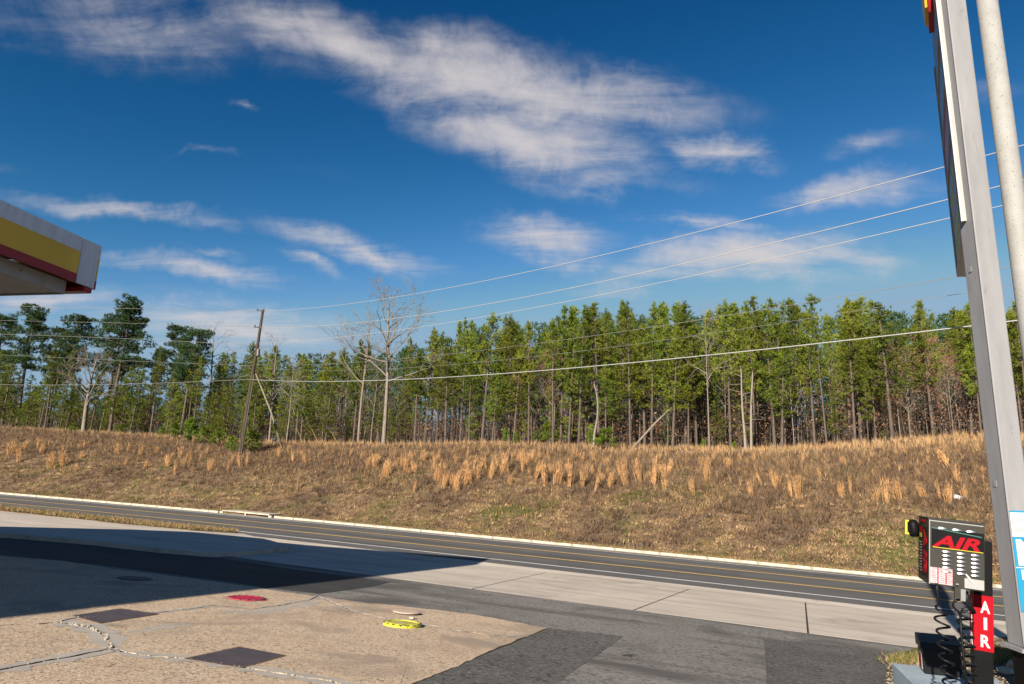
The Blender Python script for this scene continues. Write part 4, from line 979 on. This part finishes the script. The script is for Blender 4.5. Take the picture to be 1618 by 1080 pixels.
# the single trees one can point to
def single(kind, px, py, p, ytop, label, cat, name, **k):
    b, _ = base_at(px, p, py); taken.append(b); return plant_tree(kind, b, top_h(b, px, ytop), label, cat, name, **k)
BIG = Kind(*bare_mesh(431, h=19, r0=.32, first=.40, levels=5, spread=.7, upw=.5, limbs=17, tw=.014, lr=.62), 'bark_grey', None, 19.0)
single(BIG, 606, 706, 67, 466, 'tall bare pale-barked tree standing alone at the wood edge beside the guy wires', 'tree', 'bare_tree', wide=.92)
single(BARE[1], 566, 700, 69.5, 478, 'slim crooked bare tree just behind the tall lone bare tree', 'tree', 'bare_tree', wide=.8)
SH = Kind(*bare_mesh(441, h=8, r0=.22, first=.3, levels=5, spread=.8, upw=.8, limbs=16), 'bark_grey', None, 8.0)
single(SH, 131, 686, 66.5, 555, 'short stout bare tree with a bushy crown of grey twigs before the old pines', 'tree', 'bare_tree')
single(BARE[0], 452, 705, 69, 560, 'thin bare tree behind the guy wires of the utility pole', 'tree', 'bare_tree', wide=.7)
single(BARE[2], 425, 700, 72, 525, 'bare grey tree crowding close behind the utility pole', 'tree', 'bare_tree')
single(BARE[0], 322, 690, 82, 510, 'bare grey tree showing against the sky between old pines and utility pole', 'tree', 'bare_tree')
single(SNAG[0], 1187, 712, 68, 592, 'broken bleached dead trunk, the stouter one of a close pair', 'dead tree', 'dead_tree', rot=.4)
single(SNAG[1], 1178, 709, 69.5, 586, 'broken bleached dead trunk, the slimmer one of a close pair', 'dead tree', 'dead_tree', rot=2.2)
single(BARE[2], 1121, 712, 68.2, 482, 'tall crooked pale tree with a thin bare crown above the pines', 'tree', 'bare_tree', wide=.5)
single(SNAG[2], 938, 698, 69, 608, 'forked crooked pale trunk behind the green saplings', 'dead tree', 'dead_tree', rot=1.2)
for (px, yt, k, lab) in ((24,486,0,'old pine with leaning trunk and rounded crown, outermost of the old pines'), (70,520,1,'lower old pine tucked beside the outermost old pine'), (104,503,2,'broad flat-topped old pine behind the short stout bare tree'), (158,497,3,'old pine with a wide crown close to the tallest old pine'), (172,475,0,'tallest old pine with layered dark crown'), (258,516,1,'old pine with thin crown, next to the gap of sky'), (284,522,2,'old pine standing nearest the utility pole'), (-30,500,3,'old pine partly cut off at the end of the row')):
    single(OLD[k], px, 690, 69+rng.uniform(0, 5), yt, lab, 'pine tree', 'old_pine', rot=[0.6,2.1,4.0,5.2,3.3,1.1,2.9,.2][rng.randrange(8)])
# leaning dead trunk
ld0, ld1 = groundpt(994, 711), None
ld1 = P(1073, 632, ld0.y+1.0)
o_ = MB().tube([ld0-UP*.2, ld0.lerp(ld1, .5)+UP*.1, ld1], [.13,.105,.05], 8).build('fallen_trunk', M['bark_grey'], smooth=True); tag(o_, 'thin dead trunk leaning steeply over against the standing pines', 'dead trunk')
ld0 = groundpt(447, 709); ld1 = P(404, 590, ld0.y+.5)
o_ = MB().tube([ld0-UP*.2, ld0.lerp(ld1, .5)+Vector((.2,0,0)), ld1], [.16,.12,.06], 8).build('fallen_trunk', M['bark_grey'], smooth=True); tag(o_, 'thin dead trunk leaning towards the utility pole', 'dead trunk')
# brown-leaved trees
for (px, p, yt, lab) in ((868,74,560,'small brown-leaved oak among the pines behind the green saplings'), (893,77,555,'small brown-leaved oak close behind another brown oak'), (840,79,570,'brown-leaved oak deep in the pines'), (1440,73,548,'brown-leaved tree in the gap before the price sign'), (1475,76,535,'tall brown-leaved tree nearest the price sign'), (1455,82,560,'brown-leaved tree deep in the gap before the price sign'), (1410,80,570,'brown-leaved tree beside the last tall pines'), (1520,74,560,'brown-leaved tree half hidden behind the price sign leg')):
    single(BROWN[rng.randrange(2)], px, 705, p, yt, lab, 'oak', 'brown_oak')
LMQ = [(60,'in the wood behind the old pines'),(200,'in the wood under the tallest old pine'),(330,'in the wood beside the gap of sky'),(460,'in the wood behind the utility pole'),(560,'in the wood behind the guy wires'),(690,'in the wood behind the tall lone bare tree'),(810,'in the wood before the brown oaks'),(910,'in the wood around the small brown oaks'),(1000,'in the wood behind the green saplings'),(1085,'in the wood beside the leaning dead trunk'),(1150,'in the wood around the tall crooked pale tree'),(1230,'in the wood around the broken dead trunks'),(1400,'in the wood past the broken dead trunks'),(1530,'in the wood behind the tall brown oaks'),(9999,'in the wood behind the price sign')]
def near(px): return next(l for x, l in LMQ if px < x)
# the pine wood
n_ = 0; tries = 0
while n_ < 285 and tries < 9000:
    tries += 1; px = rng.uniform(-70, 1690)
    if px < 330 and rng.random() < .15: continue
    front = rng.random() < .42
    p = rng.uniform(69.2, 72.8) if front else rng.uniform(72, 97)
    if 540 < px < 640 and p < 72: continue
    if 1400 < px < 1530 and rng.random() < .7: continue
    if px < 330 and p > 92: continue
    b, q_ = base_at(px, p)
    if not free(b, 1.15 if front else 1.9): continue
    yt = float(np.interp(px, *YT))
    low = (px < 640 and rng.random() < (.75 if px < 560 else .4)) or (px >= 640 and p > 70.5 and rng.random() < .13)
    yt += abs(rng.gauss(0, 24))-12 if not low else rng.uniform(4, 75) if px < 640 else rng.uniform(60, 130)
    if front and rng.random() < .25: yt += rng.uniform(30, 90)
    h = max(4.5, min(19, top_h(b, px, yt)))
    k = rng.choice(LOWP if low else PINES)
    sz = 'short' if h < 9 else 'tall' if h > 14 else 'medium'
    if low: lab, g = f'{sz} bushy low-branched pine '+near(px), 'bushy young pines at the wood edge'
    else: lab, g = f'{sz} slender '+('front ' if front else 'inner ')+'pine '+near(px), 'slender plantation pines'
    plant_tree(k, b, h, lab, 'pine tree', 'pine_tree', g, wide=rng.uniform(.75, 1.4)*(14/h)**.25, tilt=(rng.gauss(0, .012), rng.gauss(0, .012)))
    n_ += 1
# thin grey saplings and bare stems among them
for i in range(95):
    px = rng.uniform(330, 1560); p = rng.uniform(69, 82); b, q_ = base_at(px, p)
    if not free(b, .7): continue
    plant_tree(rng.choice(BARE), b, rng.uniform(5, 11.5), 'thin bare grey sapling '+near(px), 'sapling', 'bare_sapling', 'bare saplings in the wood', wide=rng.uniform(.35, .7))
# green saplings in the open
def sapling_mesh(seed):
    r = np.random.default_rng(seed); ce, di, segs = [], [], [((0,0,-.2),(0,0,1.9),.03,.008)]
    for k in range(34):
        z = r.uniform(.12, 1.9); an = r.uniform(0, 6.28); L = .75*(1-z/2.1)+.1; a_ = np.array([0,0,z]); dv = np.array([math.cos(an), math.sin(an), .75]); tip = a_+dv*L*.8; segs.append((a_, tip, .012, .005))
        for q_ in range(5): ce.append(a_+(tip-a_)*r.uniform(.3, 1.05)+r.normal(0, .07, 3)); di.append(dv*.6+np.array([0,0,.6]))
    return tubes_np(segs, 4), blades(np.array(ce), np.array(di), np.full(len(ce), .27), .035, 10, .55, r)
SAP = [Kind(*sapling_mesh(600+i), 'bark_pine', 'needles_sap', 2.0) for i in range(3)]
for (px, py, hp, w) in ((865,701,30,1.0),(888,699,34,.7),(848,700,18,.8),(958,711,30,1.3),(933,704,30,.5),(798,702,22,.6),(815,703,20,.6),(1112,711,16,.6),(1160,713,14,.7),(1415,692,16,.7),(1398,696,18,.6),(1475,690,16,.6),(255,690,14,1.3),(275,694,22,1.2),(298,702,34,1.0),(322,703,26,1.3),(345,706,24,1.2),(365,716,24,1.0),(396,718,34,1.1),(190,686,14,1.5),(115,684,14,1.2),(230,687,14,1.4),(700,697,18,.9),(560,694,18,.8)):
    b = groundpt(px, py); h = hp/F*b.y*1.15; b.z -= .03
    plant_tree(rng.choice(SAP), b, h, ('tall' if hp > 25 else 'low')+' bright green pine sapling in dry grass '+near(px).replace('in the wood ', ''), 'sapling', 'pine_sapling', 'green pine saplings', wide=w*1.2)

# ------------------------------------------------------------------ grasses
def sedge_mesh(seed, n=70, h=1.0, lean=.1, sp=.09):
    r = np.random.default_rng(seed); ce = np.column_stack([r.normal(0, sp, n), r.normal(0, sp, n), np.full(n, -.05)]); di = np.column_stack([ce[:, 0]*1.1+r.normal(lean, .05, n), ce[:, 1]*1.1, np.ones(n)])
    V, T_ = blades(ce, di, h*r.uniform(.45, 1.05, n), .022, 1, .09, r)
    k = int(n*2.2); idx = r.integers(0, n, k); u = r.uniform(.35, 1, k)[:, None]; d2 = di[idx]/np.linalg.norm(di[idx], axis=1, keepdims=True); c2 = ce[idx]+d2*h*u*.9*r.uniform(.5, 1, (k, 1))
    V2, T2 = blades(c2, d2+r.normal(0, .25, (k, 3)), np.full(k, .16), .03, 1, .3, r)
    return np.vstack([V, V2]), np.vstack([T_, T2+len(V)])
SED = []
for i in range(10):
    me = np_mesh('grass_clump', *sedge_mesh(700+i, n=[95,60,44,80,52,110,40,70,85,56][i], lean=[.05,.15,-.1,.25,.0,.1,.3,-.05,.18,.4][i], sp=[.09,.07,.05,.12,.06,.14,.05,.1,.08,.09][i])); me.materials.append(M['sedge']); SED.append(me)
def clump(px, py, hp, w=1.0):
    b = groundpt(px, py); h = hp/F*b.y; o = bpy.data.objects.new('grass_clump', SED[rng.randrange(10)]); COL.objects.link(o); o.location = b; o.scale = (h*w, h*w, h); o.rotation_euler = (rng.gauss(0, .13), rng.gauss(0, .13), rng.uniform(0, 6.28))
    tag(o, ('tall' if h > 1.7 else 'short')+' broomsedge clump on '+('middle' if py > float(np.interp(px, [0,300,600,800,1000,1200,1540], [730,742,752,748,752,756,742])) else 'upper')+' bank, before trees '+near(px).replace('in the wood ', ''), 'grass clump', 'broomsedge clumps on the bank')
for (x, y, h_, w) in ((940,776,42,.5),(920,772,44,.6),(900,768,40,.6),(880,765,44,.7),(860,768,46,.6),(845,760,40,.7),(963,770,32,.7),(990,768,42,.5),(1012,762,34,.5),(1034,768,52,.5),(1095,782,32,.5),(1118,760,34,.5),(1188,786,32,.5),(1225,772,34,.5),(1250,784,38,.6),(1262,786,44,.6),(1298,756,24,.6),(1330,786,30,.5),(1345,782,36,.5),(1400,794,48,.6),(1422,790,42,.6),(1382,796,34,.4),(1460,788,32,.5),(1487,792,40,.5),(1500,796,42,.6),(1525,788,28,.7),(1512,762,34,.8),(1500,740,40,.9),(720,770,40,.6),(735,766,42,.6),(745,764,34,.7),(755,760,36,.6),(700,772,36,.5),(654,778,24,.5),(690,760,34,.6),(775,756,44,.6),(790,750,46,.6),(800,748,40,.6),(826,746,44,.6),(610,752,30,.6),(600,764,34,.4),(640,745,34,.6),(580,742,28,.6),(80,740,30,.8),(30,730,26,.5),(15,718,26,.9),(120,745,16,.6),(276,750,26,.4),(470,775,22,.4),(300,735,22,.6),(380,738,28,.7),(360,745,22,.6)):
    clump(x, y, h_*1.05, w*.72)
r_ = random.Random(21)
for i in range(200):
    x = r_.choice((r_.uniform(540, 1060), r_.uniform(540, 1060), r_.uniform(1060, 1560), r_.uniform(0, 540)))
    y0 = float(np.interp(x, [0,300,600,800,1000,1200,1540], [700,712,722,718,722,726,712])); y = y0+abs(r_.gauss(0, 1))*(26 if 560 < x < 1060 else 16)
    if y > y0+58: continue
    clump(x, y, r_.uniform(10, 32)*(.5+.5*min(1, (y-y0+8)/40)), r_.uniform(.4, .8))
SC = dict(tan=(.30,.19,.092), straw=(.40,.275,.145), brown=(.15,.092,.055), dark=(.07,.047,.032), green=(.085,.105,.02), grey=(.17,.125,.092), orange=(.48,.30,.145))
def meadow(name, label, cat, n, pfun, hfun, wd, per, spread, colfun, seed):
    r = np.random.default_rng(seed); ce, hh, cc = [], [], []
    while len(ce) < n:
        px = r.uniform(-40, 1640); p = pfun(r, px)
        d = ray(px, 720); dp, dq = pq(d); q_ = p*dq/dp; p += bend(q_)*max(0, min(1, (66-p)/18)); z = gz(p, q_)
        ce.append(W3(p, q_, z-.02)); hh.append(hfun(r, p, px)); cc.append(colfun(r, p, q_))
    ce = np.array(ce); hh = np.array(hh); di = np.tile([0,0,1.], (n, 1))
    V, T_ = blades(ce+0, di, hh, wd, per, spread, r); cc = np.repeat(np.array(cc), per*3, 0)*np.repeat(r.uniform(.75, 1.25, n*per), 3)[:, None]
    me = np_mesh(name, V, T_, cc); o = link(name, me, M['tint']); tag(o, label, cat, kind='stuff'); return o
def gnoise(p, q_): return math.sin(p*.55+q_*.23)+math.sin(q_*.47-p*.21+1.7)+.7*math.sin(q_*1.13+p*.9)
def colA(r, p, q_):
    g = gnoise(p, q_)+r.normal(0, .7)
    if g > 1.3 and p < 57: return SC['green']
    if g < -1.2: return SC[['dark','brown','dark','grey'][r.integers(0, 4)]]
    return SC[['tan','straw','brown','brown','grey','dark'][r.integers(0, 6)]]
meadow('bank_grass', 'short dry brown and green grass covering the lower bank', 'grass', 70000, lambda r, px: 47.2+(r.random()**1.2)*22.5, lambda r, p, px: r.uniform(.07, .24)*(1+.7*(p > 56))*(1.7 if r.random() < .08 else 1), .035, 3, .8, colA, 31)
def tussocks():                         # low tussocks, each of one colour, that break up the lower bank
    r = np.random.default_rng(36); Vs, Ts, Cs, nv = [], [], [], 0; n = 11000; ce, hh, cc, rad = [], [], [], []
    while len(ce) < n:
        px = r.uniform(-40, 1640); p = 47.6+(r.random())*16; d = ray(px, 760); dp, dq = pq(d); q_ = p*dq/dp
        p += bend(q_)
        g = gnoise(p, q_)+.8*gnoise(p*2.3+4, q_*2.1)+r.normal(0, .5)
        if abs(g) < .45 and r.random() < .55: continue
        ce.append(W3(p, q_, gz(p, q_)-.02)); hh.append(r.uniform(.12, .34)*(1.5 if g < -1.3 else 1)); rad.append(r.uniform(.10, .32))
        cc.append(SC['green' if g > 1.9 and r.random() < .75 else ['tan','straw','straw','brown'][r.integers(0, 4)] if g > .2 else ['dark','brown','grey','brown','dark'][r.integers(0, 5)]])
    m = 11; C_ = np.repeat(np.array(ce), m, 0); R_ = np.repeat(np.array(rad), m); C_[:, 0] += r.normal(0, 1, n*m)*R_; C_[:, 1] += r.normal(0, 1, n*m)*R_
    V, T_ = blades(C_, np.tile([0,0,1.], (n*m, 1)), np.repeat(np.array(hh), m), .05, 1, .55, r); c3 = np.repeat(np.repeat(np.array(cc), m, 0)*r.uniform(.8, 1.2, n*m)[:, None], 3, 0)
    o = link('bank_tussocks', np_mesh('bank_tussocks', V, T_, c3), M['tint']); tag(o, 'low brown, straw and green tussocks scattered over the lower bank', 'grass', kind='stuff')
tussocks()
def colB(r, p, q_): return SC[['grey','brown','dark','brown','tan'][r.integers(0, 5)]]
meadow('bank_weeds', 'tangle of grey-brown dead weeds on the upper bank', 'weeds', 26000, lambda r, px: min(69.3, max(51.5, r.normal(60.5, 4.4))), lambda r, p, px: r.uniform(.25, .85)*(1 if p < 65 else .6), .026, 7, .42, colB, 32)
def colC(r, p, q_): return SC[['orange','straw','tan','orange'][r.integers(0, 4)]]
meadow('bank_broomsedge', 'dense band of dry orange-tan broomsedge along the wood edge', 'dry grass', 4600, lambda r, px: min(69.5, max(60, r.normal(66.8, 1.9))) if r.random() < (.5 if 540 < px < 1080 else .85) else r.uniform(57, 67), lambda r, p, px: r.uniform(.2, .75)*(1.3 if r.random() < .2 else 1), .03, 9, .16, colC, 33)
def colD(r, p, q_): return SC[['tan','straw','green','brown'][r.integers(0, 4)]]
meadow('kerbside_grass', 'narrow strip of clipped straw-coloured grass behind the far kerb', 'grass', 12000, lambda r, px: 0, lambda r, p, px: 0, .02, 1, .5, colD, 34) if False else None
def strip(name, label, poly_fn, n, h0, h1, wd, per, colfun, seed, parent=None):
    r = np.random.default_rng(seed); ce, cc = [], []
    for i in range(n):
        v = poly_fn(r); ce.append(v); cc.append(colfun(r, 0, 0))
    ce = np.array(ce); V, T_ = blades(ce, np.tile([0,0,1.], (n, 1)), r.uniform(h0, h1, n), wd, per, .6, r)
    me = np_mesh(name, V, T_, np.repeat(np.array(cc), per*3, 0)); o = link(name, me, M['tint']); tag(o, label, 'grass', kind='stuff')
def kerbside(r):
    px = r.uniform(-40, 1640); p = r.uniform(46.3, 47.6); d = ray(px, 850); dp, dq = pq(d); q_ = p*dq/dp; p += bend(q_); return W3(p, q_, gz(p, q_)-.01)
strip('kerbside_grass', 'narrow strip of clipped straw-coloured grass behind the far kerb', kerbside, 15000, .05, .14, .03, 3, colD, 34)
VT = [(x, float(np.interp(x, [-200,0,100,200,300,372], [786,806,816.3,827,836.4,840.6])), float(np.interp(x, [-200,0,100,200,330,378], [780,800.2,810.2,820.2,833.7,838.8]))) for x in range(-150, 372, 4)]
def vergept(r):
    x, ya, yb = VT[r.integers(0, len(VT))]; return lotpt(x+r.uniform(0, 4), ya+(yb-ya)*r.random(), .15)
strip('verge_grass', 'dry tan grass on the near roadside verge left of the driveway'.replace(' left of the driveway', ' beside the island'), vergept, 9000, .08, .28, .03, 3, colD, 35)
# forest floor: litter, brush and thin stems that nobody could count
def undergrowth():
    r = np.random.default_rng(41); segs = []; ce = []
    for i in range(5200):
        px = r.uniform(-60, 1660); p = 71+39*r.random()**1.1; d = ray(px, 700); dp, dq = pq(d); q_ = p*dq/dp
        if px < 320 and p > 95: continue
        b = np.array(W3(p, q_, gz(p, q_)-.1)); h = r.uniform(1, 4)*(1.0 if r.random() < .6 else 2.2); tip = b+np.array([r.normal(0, .12*h), r.normal(0, .12*h), h]); segs.append((b, tip, r.uniform(.012, .04), .006))
        for k in range(5):
            u = r.uniform(.3, 1); a_ = b+(tip-b)*u; t_ = a_+np.array([r.normal(0, .5), r.normal(0, .5), r.uniform(.05, .8)]); segs.append((a_, t_, .010, .004)); ce.append(t_)
    V, T_ = tubes_np(segs, 3); o = link('forest_brush', np_mesh('forest_brush', V, T_), M['bark_pine']); tag(o, 'tangle of thin grey-brown brush and stems on the forest floor', 'brush', kind='stuff')
    ce = np.array(ce); ce = ce[r.random(len(ce)) < .6]; V, T_ = blades(np.repeat(ce, 3, 0)+r.normal(0, .25, (len(ce)*3, 3)), r.normal(0, .5, (len(ce)*3, 3))-np.array([0,0,.4]), np.full(len(ce)*3, .16), .12, 2, .6, r)
    o = link('forest_brush_leaves', np_mesh('forest_brush_leaves', V, T_), M['brown_leaves']); tag(o, 'withered brown leaves hanging in the brush under the pines', 'leaves', kind='stuff')
    n = 26000; ce = []
    for i in range(n):
        px = r.uniform(-60, 1660); p = 69.5+30*r.random()**1.6; d = ray(px, 705); dp, dq = pq(d); q_ = p*dq/dp; ce.append(W3(p, q_, gz(p, q_)+.02))
    V, T_ = blades(np.array(ce), np.tile([0,0,.25], (n, 1)), np.full(n, .22), .12, 1, .7, r); o = link('leaf_litter', np_mesh('leaf_litter', V, T_), M['brown_leaves']); tag(o, 'red-brown carpet of fallen needles and leaves under the pines', 'leaf litter', kind='stuff')
undergrowth()
# the wood goes on behind, seen only as one mass
def far_wood():
    r = np.random.default_rng(43); VV, TT, VT_, TTr, nv, nt_ = [], [], [], [], 0, 0
    for i in range(290):
        px = r.uniform(-60, 1690); p = r.uniform(103, 130); d = ray(px, 700); dp, dq = pq(d); q_ = p*dq/dp; z = gz(p, q_); b = np.array(W3(p, q_, z)); yt = float(np.interp(px, *YT))+abs(r.normal(0, 16))+6+(r.uniform(40, 80) if px < 330 else 0); h =  P(px, yt, b[1]).z-z
        ce = []; m = 380
        u = r.random(m); zz_ = h*(.02+.98*u); rad = 2.7*(1-u)**.5+.3; an = r.uniform(0, 6.28, m); rr = rad*np.sqrt(r.random(m)); ce = b+np.column_stack([np.cos(an)*rr, np.sin(an)*rr, zz_])
        V, T_ = blades(ce, np.tile([0,0,.6], (m, 1)), np.full(m, .55), .15, 5, .7, r); VV.append(V); TT.append(T_+nv); nv += len(V)
        V, T_ = tubes_np([(b, b+np.array([0,0,h]), .16, .03)], 4); VT_.append(V); TTr.append(T_+nt_); nt_ += len(V)
    o = link('distant_wood', np_mesh('distant_wood', np.vstack(VV), np.vstack(TT)), M['needles_dark']); tag(o, 'mass of pine crowns deeper in the wood behind the front trees', 'wood', kind='stuff')
    o = link('distant_trunks', np_mesh('distant_trunks', np.vstack(VT_), np.vstack(TTr)), M['bark_pine']); tag(o, 'crowd of dark trunks deep in the pine wood', 'tree trunks', kind='stuff')
far_wood()

# ------------------------------------------------------------------ small things at the right-hand bed and on the bank
lb = groundpt(1514, 790); r = random.Random(8); mb = MB()
V = [lb+Vector((r.uniform(-.3,.3), r.uniform(-.1,.1), r.uniform(.02,.38))) for i in range(14)]
bm = bmesh.new(); [bm.verts.new(v) for v in V]; bmesh.ops.convex_hull(bm, input=bm.verts[:]); me = bpy.data.meshes.new('plastic_bag'); bm.to_mesh(me); bm.free()
tag(link('plastic_bag', me, M['litter']), 'crumpled white plastic bag caught in the bank weeds', 'litter')
bed = [(1399,1062),(1404,1040),(1450,1022),(1530,1012),(1600,1005),(1700,1010),(1800,1120),(1400,1140)]
bd = MB().prism([lotpt(x, y, .05) for x, y in bed], .12).build('gravel_bed', M['ground']); tag(bd, kind='structure')
def bedpt(r_):
    while True:
        x, y = r_.uniform(1400, 1640), r_.uniform(1008, 1100)
        if y > 1040-(x-1404)*.22: return lotpt(x, y, .05)
rr_ = np.random.default_rng(51)
def gravel():
    mb = MB(); r2 = random.Random(52)
    for i in range(2200):
        c = bedpt(r2); s = r2.uniform(.008, .028); mb.lathe(c, [(s*.6,-s*.2),(s,s*.15),(s*.4,s*.6)], 5, ax=Vector((r2.gauss(0,.5), r2.gauss(0,.5), 1)).normalized())
    o = mb.build('gravel', M['gravel']); tag(o, 'loose pale gravel round the foot of the price sign', 'gravel', kind='stuff')
gravel()
class _R:
    def __init__(s, r): s.r = r
r3 = random.Random(53)
def bedgrass(r_):
    k = r3.choice(((1425,1043,14,5),(1455,1040,14,5),(1572,1032,16,6),(1590,1036,12,6),(1568,1040,12,5))); return lotpt(r3.gauss(k[0], k[2]), r3.gauss(k[1], k[3]), .05)
strip('bed_grass', 'patches of green and dry grass in the gravel by the price sign', bedgrass, 1600, .05, .16, .012, 3, lambda r_, p, q_: SC[['green','green','green','tan','straw'][r_.integers(0, 5)]], 54)
for (x, y, s, lab) in ((1612,1046,.14,'pale pointed stone against the black foot of the price sign'), (1606,1062,.26,'flat pale concrete block beside the foot of the price sign'), (1590,1064,.16,'rounded grey stone in the gravel by the flat concrete block')):
    c = lotpt(x, y, .06); r4 = random.Random(int(x)); bm = bmesh.new(); [bm.verts.new(c+Vector((r4.uniform(-s,s), r4.uniform(-s*.6,s*.6), r4.uniform(-.02,s*.8)))) for i in range(16)]; bmesh.ops.convex_hull(bm, input=bm.verts[:]); me = bpy.data.meshes.new('stone'); bm.to_mesh(me); bm.free(); tag(link('stone', me, M['rubble']), lab, 'stone')
